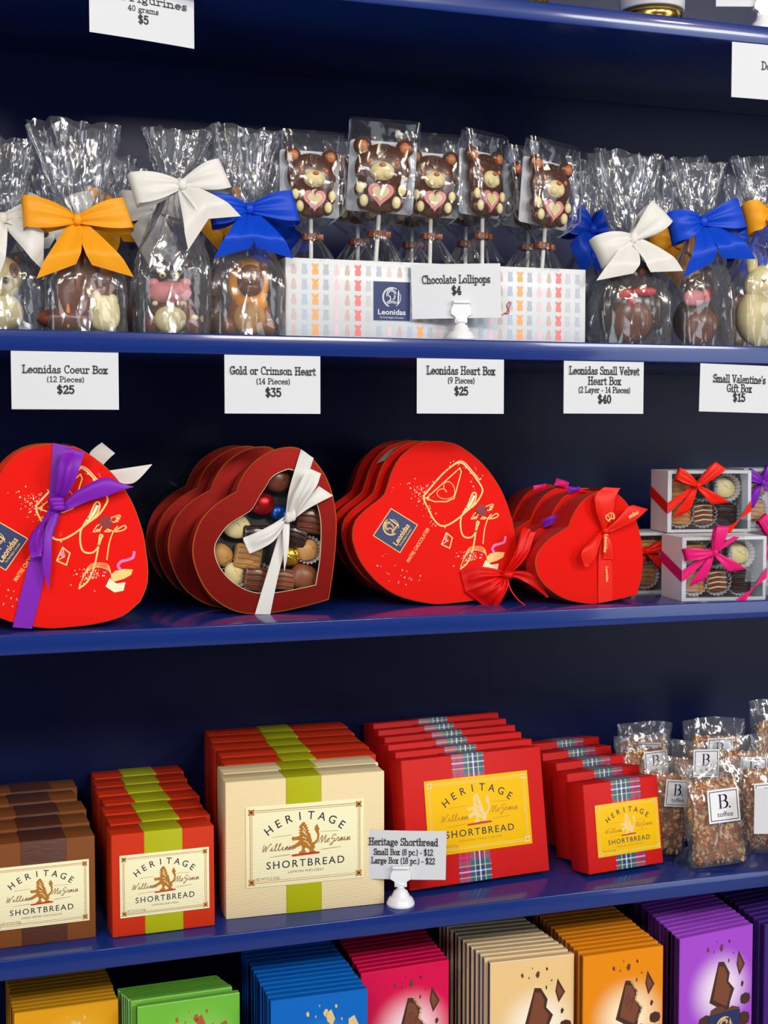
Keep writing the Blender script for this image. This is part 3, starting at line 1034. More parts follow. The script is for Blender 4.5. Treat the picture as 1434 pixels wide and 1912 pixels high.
# ---- the larger heart box with the purple ribbon at the left
fr1 = Frame(PZ(95, 1177, S3T), -4, LEAN3)
T1 = .033
fr1.P.z += T1 * math.sin(math.radians(LEAN3))
ref = fr1.loc(277, 1070)
KB = fr1.loc(98, 828)[1] / max(p[1] for p in out3)
x3 = max(p[0] for p in out3)
OFF1 = (ref[0] - x3 * KB, 0.0)
out1 = [(p[0] * KB + OFF1[0], p[1] * KB) for p in out3]
zt = fr1.loc(98, 828)[1]
kz = zt / max(p[1] for p in out1)
r1 = empty('heart_box', fr1.P, fr1.euler())
tag(r1, 'x', 'heart box')
out1 = [(p[0], p[1]) for p in out1]
heart_red(r1, out1, T1, KB, OFF1)
row1 = row_back(r1, 3, 0.0, 0.036, ['large red heart box tied with a purple satin ribbon, at the left edge', 'large red heart box with white ribbon ends, just behind the purple ribboned one', 'rearmost large red heart box at the left edge'], 'large red heart boxes at the left')


def C1(pts):
    return fr1.many(crop(0, 790, 4.78, pts))


m = MB()
petal(m, C1([(470, 178), (455, 400), (440, 640), (470, 740)]), C1([(645, 215), (600, 400), (575, 600), (560, 740)]), -.0012, -.0012, .0006, 0, 1, 0)
petal(m, C1([(440, 740), (300, 1110), (190, 1500), (112, 1822)]), C1([(560, 745), (440, 1110), (370, 1500), (285, 1836)]), -.0012, -.0012, .0006, 0, 1, 0)
top = C1([(470, 178), (645, 215)])
m.grid([[(p[0], y, p[1] + .001) for p in top] for y in (-.0012, T1 * .5, T1 + .0008)], 0)
bow1 = m.build('ribbon_band', satin['purple'], r1)
m = MB()
petal(m, C1([(475, 690), (490, 560), (520, 380), (575, 238)]), C1([(560, 700), (650, 560), (700, 420), (748, 268)]), -.004, -.016, .012, .002, 2, 0)
petal(m, C1([(505, 690), (510, 560), (545, 400), (585, 250)]), C1([(560, 700), (620, 560), (668, 420), (735, 275)]), -.003, -.013, .002, .002, 2, 0)
petal(m, C1([(455, 760), (380, 870), (290, 980), (255, 1080), (275, 1205)]), C1([(500, 790), (440, 860), (380, 930), (365, 1060), (370, 1190)]), -.004, -.014, .012, .002, 1.5, 0)
petal(m, C1([(455, 770), (390, 900), (350, 1000), (300, 1120), (285, 1200)]), C1([(500, 790), (440, 880), (395, 1000), (375, 1120), (362, 1200)]), -.003, -.012, .002, .001, 1.5, 0)
m.build('bow_loops', satin['purple'], bow1)
m = MB()
petal(m, C1([(555, 740), (640, 640), (830, 530), (950, 495), (1060, 540), (1185, 578)]), C1([(555, 790), (640, 765), (800, 700), (960, 655), (1080, 610), (1185, 580)]), -.006, -.012, .006, .001, 1, 0)
m.build('bow_tail', satin['purple'], bow1)
m = MB()
petal(m, C1([(465, 770), (410, 880), (380, 1000), (375, 1240), (425, 1480)]), C1([(530, 790), (500, 900), (462, 1000), (455, 1250), (432, 1482)]), -.006, -.008, .004, .001, 1, 0)
m.build('bow_tail', satin['purple'], bow1)
m = MB()
k = C1([(508, 728)])[0]
for q in range(3):
    m.ell((k[0] - .001 + .001 * q, -.0085 - .0006 * q, k[1] + .0034 * (1 - q)), (.0072 - .0006 * q, .0042, .0030), 0, 22, 12, pw=.8)
m.build('bow_knot', satin['purple'], bow1)
# white ribbon ends of the box behind
rb = row1[1]
for ch in list(rb.children):
    if ch.name.startswith('ribbon'):
        for c2 in list(ch.children):
            bpy.data.objects.remove(c2)
        bpy.data.objects.remove(ch)
rb2 = row1[2]
for ch in list(rb2.children):
    if ch.name.startswith('ribbon'):
        for c2 in list(ch.children):
            bpy.data.objects.remove(c2)
        bpy.data.objects.remove(ch)
frb = Frame(rb.location, -4, LEAN3)
B1 = lambda pts: frb.many(crop(0, 790, 4.78, pts))
m = MB()
petal(m, B1([(820, 330), (800, 270), (850, 215), (910, 172)]), B1([(900, 420), (925, 370), (975, 315), (1028, 268)]), .004, .001, .001, .0004, 1, 0)
wb = m.build('ribbon_bow', satin['white'], rb)
m = MB()
petal(m, B1([(880, 430), (980, 420), (1180, 392), (1355, 366)]), B1([(940, 520), (1040, 530), (1200, 530), (1358, 370)]), .004, .001, .001, .0004, 1, 0)
m.build('ribbon_tail', satin['white'], wb)
m = MB()
c3 = [p for p in out1 if abs(p[0] - C1([(680, 180)])[0][0]) < .012 and p[1] > .1]
c3.sort()
m.grid([[(p[0], y, p[1] + .0012) for y in (-.0012, T1 * .5, T1 + .0012)] for p in c3], 0)
m.build('ribbon_band', satin['white'], wb)

# ---- crimson foil heart with a window
LEAN2, T2 = 6.0, 0.046
fr2 = Frame(PZ(500, 1147, S3T), -4, LEAN2)
fr2.P.z += T2 * math.sin(math.radians(LEAN2))


def C2(pts):
    return fr2.many(crop(270, 800, 3.876, pts))


H2 = [crop(270, 800, 3.876, [(665, 455), (690, 380), (760, 270), (860, 190), (960, 145), (1060, 131), (1140, 152), (1230, 230), (1310, 340), (1360, 470), (1390, 650), (1385, 850), (1360, 1080), (1335, 1240)]),
      crop(270, 800, 3.876, [(1335, 1240), (1200, 1278), (1000, 1325), (800, 1345), (650, 1322), (520, 1250), (430, 1150), (370, 1020), (345, 900), (360, 780), (410, 660), (500, 560), (600, 490), (665, 455)])]
W2 = [crop(270, 800, 3.876, [(800, 545), (835, 480), (870, 430), (920, 350), (1000, 305), (1060, 293), (1150, 350), (1230, 500), (1270, 620), (1280, 750), (1270, 950), (1240, 1135)]),
      crop(270, 800, 3.876, [(1240, 1135), (1100, 1165), (950, 1190), (830, 1195), (720, 1165), (620, 1100), (550, 1020), (510, 930), (505, 850), (540, 780), (600, 700), (690, 640), (765, 595), (800, 545)])]
out2, win2 = heart_outline(fr2, H2), heart_outline(fr2, W2)
r2 = empty('heart_box', fr2.P, fr2.euler())
tag(r2, 'x', 'heart box')


def crimson_lid(mb, t):
    n = len(out2)
    q = scaled(out2, .985)
    ch = .001
    a = sum(q[i][0] * q[(i + 1) % n][1] - q[(i + 1) % n][0] * q[i][1] for i in range(n))
    vs = [(p[0], 0, p[1]) for p in q] + [(p[0], 0, p[1]) for p in win2]
    mb.add(vs, [(i, (i + 1) % n, (i + 1) % n + n, i + n) for i in range(n)], 0)
    vs = [(p[0], 0, p[1]) for p in q] + [(p[0], ch, p[1]) for p in out2] + [(p[0], t * .62, p[1]) for p in out2]
    mb.add(vs, [(i, i + n, (i + 1) % n + n, (i + 1) % n) for i in range(n)], 1, True)
    mb.add(vs, [(i + n, i + 2 * n, (i + 1) % n + 2 * n, (i + 1) % n + n) for i in range(n)], 2, True)
    w2 = scaled(win2, .99)
    vs = [(p[0], 0, p[1]) for p in win2] + [(p[0], -.0004, p[1]) for p in w2] + [(p[0], .002, p[1]) for p in w2]
    mb.add(vs, [(i, i + n, (i + 1) % n + n, (i + 1) % n) for i in range(n)], 3)
    mb.add(vs, [(i + n, i + 2 * n, (i + 1) % n + 2 * n, (i + 1) % n + n) for i in range(n)], 3)


m = MB()
crimson_lid(m, T2)
m.build('lid', [crimson, goldedge, crimson_dark, creamprint], r2)
m = MB()
n2 = len(out2)
o2 = scaled(out2, .985)
m.prism(o2, T2 * .62 + .0002, T2, 0, 0)
m.build('base', crimson_dark, r2)
m = MB()
i2 = scaled(win2, 1.06)
vs = [(p[0], .0022, p[1]) for p in i2] + [(p[0], T2 * .6, p[1]) for p in i2]
m.add(vs, [(i, i + n2, (i + 1) % n2 + n2, (i + 1) % n2) for i in range(n2)], 0)
m.poly(i2, T2 * .6, 0)
m.build('tray', inner_black, r2)
m = MB()
m.poly(scaled(win2, 1.01), .0012, 0)
m.build('window_pane', pane_film, r2)
tag(r2, None, None, None)
rw2 = row_back(r2, 4, 0.002, 0.053, ['crimson foil heart box with a clear window and white satin bow', 'dark crimson heart box directly behind the one with the window bow', 'third dark crimson heart box back from the window bow one', 'rearmost dark crimson heart box behind the window bow one'], 'crimson heart boxes with windows')
for o_, dx_ in zip(rw2[1:], (-.0135, -.0165, -.0175)):
    o_.location.x = r2.location.x + dx_
m = MB()
petal(m, C2([(1130, 152), (1085, 290), (1035, 460), (1010, 640)]), C2([(1222, 215), (1180, 330), (1110, 500), (1060, 640)]), -.0012, -.006, .001, .0008, 1, 0)
petal(m, C2([(985, 680), (930, 880), (860, 1120), (796, 1345)]), C2([(1040, 690), (1000, 900), (950, 1120), (908, 1345)]), -.006, -.0012, .001, .0008, 1, 0)
bw = m.build('ribbon_band', satin['white'], r2)
m = MB()
petal(m, C2([(1025, 620), (1050, 500), (1110, 380), (1160, 295)]), C2([(1085, 630), (1150, 520), (1215, 430), (1252, 335)]), -.007, -.016, .010, .002, 2, 0)
petal(m, C2([(1000, 640), (900, 700), (780, 760), (694, 795)]), C2([(1010, 690), (920, 810), (830, 870), (742, 908)]), -.007, -.014, .010, .002, 2, 0)
petal(m, C2([(1000, 650), (900, 715), (780, 775), (700, 810)]), C2([(1010, 690), (920, 800), (820, 850), (735, 890)]), -.005, -.010, .001, .002, 2, 0)
m.build('bow_loops', satin['white'], bw)
m = MB()
petal(m, C2([(1080, 610), (1130, 540), (1200, 470), (1245, 422)]), C2([(1085, 650), (1160, 590), (1250, 540), (1348, 490)]), -.006, -.010, .004, .001, 1, 0)
m.build('bow_tail', satin['white'], bw)
m = MB()
petal(m, C2([(990, 690), (985, 760), (990, 880), (1000, 1030)]), C2([(1040, 690), (1035, 780), (1025, 900), (1003, 1032)]), -.007, -.007, .003, .001, 1, 0)
m.build('bow_tail', satin['white'], bw)
m = MB()
k = C2([(1040, 645)])[0]
for q in range(3):
    m.ell((k[0] + .0022 * (q - 1), -.0095 - .0005 * q, k[1] + .0008 * q), (.0032, .0042, .0056), 0, 22, 12, pw=.8)
m.build('bow_knot', satin['white'], bw)


# ---- chocolates
def cup(mb, r, h, m=0, n=44, flute=.0009):
    """fluted paper cup opening towards -y"""
    rows = []
    for (s, rr) in ((0, .8), (.4, .92), (1, 1.06)):
        rows.append([((r * rr + flute * (1 if j % 2 else -1)) * math.cos(2 * math.pi * j / n), h * (1 - s) - h * .55, (r * rr + flute * (1 if j % 2 else -1)) * math.sin(2 * math.pi * j / n)) for j in range(n)])
    mb.grid(rows, m, False, True)


def sweet(kind, pos, rot, r, label, group=None, cupped=False, sq=False):
    m = MB()
    mats = [kind]
    if kind is ivory and not sq:                       # oval with a carved leaf
        m.ell((0, 0, 0), (r, r * .42, r * .8), 0, 24, 14)
        for a in range(7):
            w = -1.1 + a * .36
            m.tube([(r * .8 * math.sin(w) * q, -r * .42 * math.sqrt(max(.05, 1 - q * q * .8)), r * .68 * math.cos(w) * q) for q in (.15, .4, .65, .85)], r * .045, 0, 6)
    elif sq:
        m.box(-r, r, -r * .6, r * .6, -r * .9, r * .9, 0, r * .22)
        for a in range(4):
            z = -r * .6 + a * r * .4
            m.tube([(-r * .8, -r * .6, z), (0, -r * .66, z + r * .12), (r * .8, -r * .6, z)], r * .07, 1 if sq == 2 else 0, 6)
        mats = [kind, ivory if sq == 2 else kind]
    else:
        m.ell((0, 0, 0), (r, r * .6, r * .9), 0, 24, 14, pw=.85)
        m.tube([(r * .5 * math.cos(t * .7), -r * .52 + t * .0002, r * .5 * math.sin(t * .7)) for t in range(10)], r * .08, 0, 6)
    o = m.build('chocolate', mats)
    o.location = pos
    o.rotation_euler = rot
    tag(o, label, 'chocolate', group)
    if cupped:
        m = MB()
        cup(m, r * 1.12, r * 1.3)
        m.build('paper_cup', papercup, o)
    return o


def in_frame(fr, x, y, d):
    q = fr.loc(x, y, d)
    return fr.P + fr.rot @ Vector((q[0], d, q[1]))


GC = 'chocolates behind the heart window'
E2 = fr2.euler()


def E2r(a):
    return (fr2.rot @ Matrix.Rotation(a, 3, 'Y')).to_euler()


for (kind, px, pz, r, a, lab, c, sq) in [
        (ivory, 440, 982, .0128, .35, 'oval white chocolate at the left of the heart window', 0, 0),
        (milk, 516, 895, .0120, .3, 'milk chocolate at the top of the heart window', 0, 0),
        (redfoil, 490, 941, .0105, .1, 'red foil chocolate in the notch of the heart window', 0, 0),
        (bluefoil, 521, 957, .0075, 0, 'small blue foil chocolate behind the white bow knot', 0, 0),
        (milk, 578, 972, .0120, .2, 'milk chocolate at the upper right of the heart window', 0, 1),
        (tan, 573, 1027, .0098, -.2, 'caramel chocolate in a paper cup at the right of the heart window', 1, 0),
        (goldfoil, 541, 1038, .0095, 0, 'gold foil ball right of the white ribbon in the heart window', 0, 0),
        (milk2, 567, 1078, .0125, .5, 'oval milk chocolate at the lower right of the heart window', 0, 0),
        (milk, 478, 1080, .0112, .15, 'square milk chocolate at the bottom left of the white ribbon', 1, 1),
        (milk2, 527, 1082, .0098, .1, 'square milk chocolate at the bottom right of the white ribbon', 0, 1),
        (tan, 413, 1036, .0098, .7, 'caramel chocolate at the far left of the heart window', 0, 0),
        (ivory, 438, 1070, .0098, 1.0, 'pale chocolate at the lower left of the heart window', 1, 0),
        (tan, 462, 1040, .0112, .2, 'caramel chocolate left of the white ribbon under the bow loop', 0, 1),
        (dark, 476, 1003, .0108, 0, 'dark chocolate beside the white oval in the heart window', 0, 1),
        (dark, 551, 1001, .0098, .3, 'dark chocolate right of the white bow knot', 0, 1)]:
    sweet(kind, in_frame(fr2, px, pz, .017), E2r(a), r * 1.16, lab, GC, c, sq)

# ---- small velvet hearts
LEAN4, T4 = 5.0, .050
fr4 = Frame(PZ(1113, 1128, S3T), -3, LEAN4)
fr4.P.z += T4 * math.sin(math.radians(LEAN4))


def C4(pts):
    return fr4.many(crop(930, 840, 2.845, pts))


H4 = [crop(930, 840, 2.845, [(375, 405), (400, 340), (450, 270), (510, 230), (560, 213), (620, 225), (680, 275), (730, 360), (760, 470), (769, 560), (765, 660), (740, 770)]),
      crop(930, 840, 2.845, [(740, 770), (640, 795), (520, 818), (420, 810), (340, 785), (260, 730), (215, 670), (198, 600), (215, 540), (270, 475), (335, 432), (375, 405)])]
out4 = heart_outline(fr4, H4)
r4 = empty('heart_box', fr4.P, fr4.euler())
tag(r4, 'x', 'heart box')
m = MB()
slab(m, out4, 0, T4 * .55, .0008, 0, 1, 0)
m.build('lid', [velvet, goldedge], r4)
m = MB()
m.prism(scaled(out4, .975), T4 * .55 + .0002, T4, 0, 0)
m.build('base', velvet, r4)
rw4 = row_back(r4, 4, 0.004, 0.0535, ['small red velvet heart box with gold printed red ribbon', 'small red velvet heart box right behind the front one with ribbon', 'third small red velvet heart box back in its row', 'rearmost small red velvet heart box in its row'], 'small velvet heart boxes')
m = MB()
petal(m, C4([(500, 235), (520, 320), (545, 420), (530, 560), (530, 815)]), C4([(575, 222), (555, 330), (570, 430), (600, 600), (605, 800)]), -.001, -.001, .001, .0006, 1, 0)
t4 = C4([(545, 205), (630, 215)])
m.grid([[(p[0], y, p[1] + .001) for p in t4] for y in (-.0015, T4 * .5, T4 + .0005)], 0)
sb = m.build('ribbon_band', satin['scarlet'], r4)
m = MB()
petal(m, C4([(545, 425), (490, 470), (420, 545), (440, 620)]), C4([(555, 440), (520, 500), (495, 570), (455, 620)]), -.003, -.010, .006, .001, 1, 0)
petal(m, C4([(545, 425), (500, 320), (500, 240), (548, 200)]), C4([(560, 425), (590, 340), (600, 260), (632, 205)]), -.003, -.008, .006, .001, 1, 0)
m.build('bow_loops', satin['scarlet'], sb)
m = MB()
petal(m, C4([(560, 425), (610, 370), (660, 310), (690, 295)]), C4([(565, 445), (640, 410), (710, 370), (768, 317)]), -.004, -.012, .004, .001, 1, 0)
p, q = C4([(640, 350)])[0], C4([(712, 308)])[0]
letter(m, 'nidas', (p[0] + q[0]) / 2 + .002, (p[1] + q[1]) / 2 - .003, .004, -.0138, 1, ang=math.atan2(q[1] - p[1], q[0] - p[0]), off=.02)
m.build('bow_tail', [satin['scarlet'], goldline], sb)
m = MB()
petal(m, C4([(545, 435), (545, 490), (550, 560), (545, 580)]), C4([(565, 435), (590, 500), (600, 560), (606, 580)]), -.004, -.004, .003, .001, 1, 0)
p, q = C4([(545, 450)])[0], C4([(538, 545)])[0]
letter(m, 'Leonidas', (p[0] + q[0]) / 2 + .003, (p[1] + q[1]) / 2, .0036, -.0078, 1, ang=math.atan2(q[1] - p[1], q[0] - p[0]), off=.02)
p, q = C4([(572, 600)])[0], C4([(576, 720)])[0]
letter(m, 'Leonidas', (p[0] + q[0]) / 2, (p[1] + q[1]) / 2, .0030, -.0026, 1, ang=math.atan2(q[1] - p[1], q[0] - p[0]), off=.01)
m.build('bow_tail', [satin['scarlet'], goldline], sb)
m = MB()
k = C4([(555, 430)])[0]
m.ell((k[0], -.006, k[1]), (.004, .004, .0038), 0)
m.build('bow_knot', satin['scarlet'], sb)
k = C4([(575, 355)])[0]
m = MB()
emblem(m, k, .005, 0.3, -.0094, 0)
m.build('gold_emblem', goldline, sb)
for rb, mt, xa, xb, lp in ((rw4[1], 'purple', 362, 430, [(222, 370), (300, 345), (235, 412), (290, 372)]), (rw4[2], 'pink', 290, 372, None)):
    f = Frame(rb.location, -3, LEAN4)
    D = lambda pts: f.many(crop(930, 840, 2.845, pts))
    m = MB()
    if mt == 'purple':
        petal(m, D([(360, 194), (395, 198), (430, 196)]), D([(368, 231), (400, 222), (432, 210)]), -.003, -.003, .004, 0, 1, 0)
        m2 = MB()
        petal(m2, D([(222, 372), (262, 350), (302, 345)]), D([(238, 414), (268, 398), (292, 372)]), -.004, -.010, .004, .001, 1, 0)
    else:
        petal(m, D([(305, 152), (340, 163), (372, 174)]), D([(292, 188), (330, 196), (362, 204)]), -.003, -.003, .004, 0, 1, 0)
        m2 = MB()
        petal(m2, D([(185, 190), (230, 183), (262, 178)]), D([(190, 214), (230, 202), (262, 194)]), -.001, .004, .001, 0, 1, 0)
    rb_ = m.build('ribbon_bow', satin[mt], rb)
    m2.build('bow_tail', satin[mt], rb_)


# ------------------------------------------------------------------ tied bows
def bow(parent, pos, m_, loops, tails, W, seed=0, knot=.3, lift=0.0):
    """satin bow: pinched loops and tails round a knot; angles in degrees, lengths in metres"""
    rnd = random.Random(seed)
    lp = MB()
    for (a, L) in loops:
        a = math.radians(a)
        d, nn = (math.cos(a), math.sin(a)), (-math.sin(a), math.cos(a))
        bulge = W * .34
        rows = []
        cols = 11
        ph = rnd.random() * 6
        seq = [(i / 12, 0) for i in range(13)] + [(1.0, k / 4) for k in (1, 2, 3)] + [(1 - i / 10, 1) for i in range(11)]
        for (s, k) in seq:
            wf = .26 + .74 * math.sin(math.pi / 2 * min(1, s * 1.12))
            yf = -(.003 + bulge * math.sin(math.pi * .8 * s) ** .8 if s > 0 else .003)
            yb = .002 + .001 * s
            y = yf + (yb - yf) * k
            ext = L * s + bulge * .22 * math.sin(math.pi * k) * (s == 1.0)
            drop = -W * .14 * s * k
            r = []
            for j in range(cols):
                v = j / (cols - 1) - .5
                hw = W * wf * v
                rip = .055 * W * (1 - s) ** .7 * math.sin(2 * math.pi * 2.3 * v + ph)
                slant = -.10 * L * v * s
                r.append((d[0] * (ext + slant) + nn[0] * hw, y + rip - .02 * W * math.cos(2 * math.pi * v) * s, d[1] * (ext + slant) + nn[1] * hw + drop))
            rows.append(r)
        lp.grid(rows, 0)
    b_ = lp.build('ribbon_bow', satin[m_], parent, pos)
    for (a, L, cut) in tails:
        a = math.radians(a)
        d, nn = (math.cos(a), math.sin(a)), (-math.sin(a), math.cos(a))
        rows = []
        ph = rnd.random() * 6
        t = MB()
        for i in range(17):
            s = i / 16
            r = []
            for j in range(9):
                v = j / 8 - .5
                hw = W * (.24 + .72 * min(1, s * 1.35) ** .8) * v
                ext = L * s * (1 + cut * v)
                y = -.002 - W * .12 * math.sin(math.pi * s * 1.1) - lift * min(1, s * 1.5) ** .8 + .05 * W * (1 - s) * math.sin(2 * math.pi * 1.6 * v + ph) + .03 * W * math.sin(5 * s + ph)
                r.append((d[0] * ext + nn[0] * hw, y + .004, d[1] * ext + nn[1] * hw))
            rows.append(r)
        t.grid(rows, 0)
        t.build('bow_tail', satin[m_], b_)
    kn = MB()
    rows = []
    for i in range(13):
        th = math.pi * i / 12
        r = []
        for j in range(20):
            ph = 2 * math.pi * j / 20
            k = 1 + .07 * math.sin(5 * ph)
            r.append((W * knot * .55 * math.sin(th) ** .6 * math.cos(ph) * k, -.0035 + W * .2 * math.sin(th) ** .6 * math.sin(ph) * k, W * knot * .62 * math.cos(th)))
        rows.append(r)
    kn.grid(rows, 0, True, True)
    kn.build('bow_knot', satin[m_], b_)
    return b_


def crumple(p, f, a, seed):
    q = Vector((p[0] * f + seed * 3.7, p[1] * f - seed, p[2] * f + seed * 1.3))
    n1 = noise.noise_vector(q)
    n2 = noise.noise_vector(q * 2.6 + Vector((5, 1, 2)))
    return (p[0] + a * (n1.x + .5 * n2.x), p[1] + a * (n1.y + .5 * n2.y), p[2] + a * .4 * (n1.z + .5 * n2.z))


def tri_grid(mb, rows, m=0, wrap=False, seed=0):
    """creased film: split quads on random diagonals, flat facets"""
    rnd = random.Random(seed)
    n = len(rows[0])
    vs = [p for r in rows for p in r]
    fs = []
    for i in range(len(rows) - 1):
        for j in range(n if wrap else n - 1):
            k = (j + 1) % n
            a, b_, c, d = i * n + j, i * n + k, (i + 1) * n + k, (i + 1) * n + j
            if rnd.random() < .5:
                fs += [(a, b_, c), (a, c, d)]
            else:
                fs += [(a, b_, d), (b_, c, d)]
    mb.add(vs, fs, m, True)


BAGS = {}


def bag_mesh(w, d, hn, ht, flare, shift, seed):
    """gusseted film bag: boxy foot, gathered neck, fanned ragged top"""
    m = MB()
    NT = 56
    rows = []
    levels = [i / 22 for i in range(23)] + [1 + (i + 1) / 16 for i in range(16)]
    rnd = random.Random(seed)
    rim = [rnd.uniform(-.10, .03) for _ in range(NT)]
    rim = [(rim[j] + rim[(j + 1) % NT] * .5 + rim[j - 1] * .5) / 2 for j in range(NT)]
    nr = max(.0065, .085 * w)
    for t in levels:
        r = []
        for j in range(NT):
            th = 2 * math.pi * (j + .5) / NT
            c, s = math.cos(th), math.sin(th)
            if t <= 1:
                u = max(0, (t - .42) / .58)
                e = 1 - (3 * u * u - 2 * u ** 3)
                ax, ay = nr + (w / 2 - nr) * (.06 + .94 * e if t < 1 else 0), nr * .8 + (d / 2 - nr * .8) * e
                if t == 1:
                    ax, ay = nr, nr * .8
                n = 6 - 4 * u
                z = hn * t
                cx = shift * .3 * t
            else:
                u = t - 1
                e = u ** .62
                ax, ay = nr + (flare / 2 - nr) * e, nr * .8 + d * .10 * e
                n = 2
                z = hn + (ht - hn) * u * (1 + rim[j] * u)
                cx = shift * (.3 + .7 * u)
            k = (abs(c) ** n + abs(s) ** n) ** (-1 / n)
            pinch = math.exp(-((t - 1) / .28) ** 2)
            pl = 1 + (.30 * pinch + (.10 if t > 1 else .0)) * math.sin(11 * th + 3 * math.sin(2 * th) + seed)
            x, y = ax * k * c * pl + cx, ay * k * s * pl
            if t > 1:
                y += .10 * d * math.sin(th * 5 + seed) * (t - 1)
            p = (x, y, z)
            if 0 < t:
                a = .0011 if t < .5 else .0019
                p = crumple(p, 75, a * min(1, t * 6), seed)
            r.append((p[0], p[1], max(0.0, p[2])))
        rows.append(r)
    tri_grid(m, rows, 0, True, seed)
    m.add(rows[0], [tuple(range(NT))], 0)
    return m.mesh('bag_film', clear_film)


GB = 'bow-tied clear bags of chocolate figures'


def gift_bag(cx, by, wpx, neck, top, flare, Yf, bowcol, loops, tails, label, seed, depth=.052, dx=0, Wpx=56):
    Yc = Yf + depth / 2
    base = PY(cx, by, Yc)
    base.z = S2T
    k = (base - EYE).dot(FW) / F
    nk, tp = PY(neck[0], neck[1], Yc), PY(neck[0] + dx, top, Yc)
    hn, ht = nk.z - S2T, tp.z - S2T
    t = empty('gift_bag', base)
    tag(t, label, 'gift bag', GB)
    o = bpy.data.objects.new('film', bag_mesh(wpx * k, depth, hn, ht, flare * k, nk.x - base.x, seed))
    COL.objects.link(o)
    o.parent = t
    W = Wpx * k
    bow(t, (nk.x - base.x, -.013, hn), bowcol, [(a, L * k) for a, L in loops], [(a, L * k, c) for a, L, c in tails], W, seed, lift=depth / 2 - .004)
    return t, base


# ------------------------------------------------------------------ hollow chocolate figures
def figure(pos, rotz, label, body, parts, sc=1.0, name='chocolate_figure'):
    t = empty(name, pos, (0, 0, rotz))
    t.scale = (sc, sc, sc)
    tag(t, label, 'chocolate figure', 'hollow chocolate figures in clear bags')
    for (pn, mt, ells) in [('body',) + body] + parts:
        m = MB()
        for e in ells:
            m.ell(e[0], e[1], 0, 24, 14, pw=e[2] if len(e) > 2 else 1.0)
        m.build(pn, mt, t)
    return t


HIPPO = ((milk, [((0, 0, .024), (.021, .015, .0238)), ((-.018, -.002, .010), (.009, .010, .010)), ((.018, -.002, .010), (.009, .010, .010))]),
         [('head', dark, [((0, 0, .047), (.0225, .0145, .0125))]), ('ear', dark, [((-.0155, 0, .060), (.005, .004, .005))]), ('ear', dark, [((.0155, 0, .060), (.005, .004, .005))]),
          ('muzzle', pink_c, [((0, -.0105, .0375), (.0198, .0115, .0105), .8), ((-.0145, -.0125, .0462), (.0052, .005, .0045)), ((.0145, -.0125, .0462), (.0052, .005, .0045))]),
          ('belly', ivory, [((0, -.0095, .0138), (.0148, .0095, .0138))]), ('eye', ivory, [((-.0062, -.0125, .0535), (.0033, .0026, .003))]), ('eye', ivory, [((.0062, -.0125, .0535), (.0033, .0026, .003))]),
          ('pupil', dark, [((-.0058, -.0149, .0526), (.0017, .001, .0014))]), ('pupil', dark, [((.0058, -.0149, .0526), (.0017, .001, .0014))]),
          ('paw', ivory, [((-.0125, -.018, .0272), (.0028, .0024, .0024))]), ('paw', ivory, [((.0125, -.018, .0272), (.0028, .0024, .0024))]), ('toe', ivory, [((.0225, -.009, .0150), (.0035, .0025, .0028))])])
LION = ((milk2, [((0, .002, .02), (.0205, .014, .020)), ((-.017, 0, .009), (.009, .012, .009)), ((.016, 0, .009), (.009, .012, .009))]),
        [('mane', orange_c, [((0, -.002, .048), (.0190, .0085, .0235)), ((.003, -.005, .030), (.0150, .0075, .0110))]), ('face', milk, [((.003, -.0095, .050), (.0125, .006, .0150)), ((.0035, -.0135, .043), (.009, .005, .0065))]),
         ('ear', milk, [((-.0100, -.008, .0645), (.0045, .003, .0045))]), ('ear', milk, [((.0150, -.008, .0640), (.0040, .003, .0042))]), ('eye', ivory, [((-.0012, -.0150, .0535), (.0022, .0012, .0026))]), ('eye', ivory, [((.0070, -.0150, .0535), (.0022, .0012, .0026))]),
         ('nose', dark, [((.0035, -.0182, .0470), (.0026, .0016, .0018))]), ('belly', tan, [((.002, -.0095, .0160), (.0150, .0085, .0152))])])
FOX = ((milk, [((.0, 0, .032), (.0255, .013, .032)), ((.003, -.006, .050), (.017, .010, .022)), ((-.010, -.003, .010), (.030, .0135, .010))]),
       [('tail_tip', ivory, [((.0130, -.0115, .0150), (.0125, .0065, .0145), .8), ((.0060, -.0125, .0260), (.0042, .004, .0070)), ((.0195, -.0125, .0245), (.0042, .004, .0060))]), ('stripe', milk2, [((-.008, -.0115, .048), (.0035, .0035, .0180))]), ('collar', orange_c, [((-.0165, -.0130, .0120), (.0020, .0020, .0100))])])
PANDA = ((ivory, [((0, 0, .0175), (.0200, .0135, .0175)), ((0, -.004, .048), (.0185, .0130, .0185))]),
         [('ear', milk, [((-.0150, 0, .0650), (.0050, .0040, .0050))]), ('ear', milk, [((.0150, 0, .0650), (.0050, .0040, .0050))]), ('eye_patch', milk2, [((-.0080, -.0150, .0530), (.0042, .0028, .0066))]), ('eye_patch', milk2, [((.0085, -.0150, .0530), (.0042, .0028, .0066))]),
          ('pupil', dark, [((-.0078, -.0172, .0540), (.0018, .0012, .0024))]), ('pupil', dark, [((.0083, -.0172, .0540), (.0018, .0012, .0024))]), ('nose', dark, [((.0010, -.0172, .0440), (.0034, .0022, .0028))])])
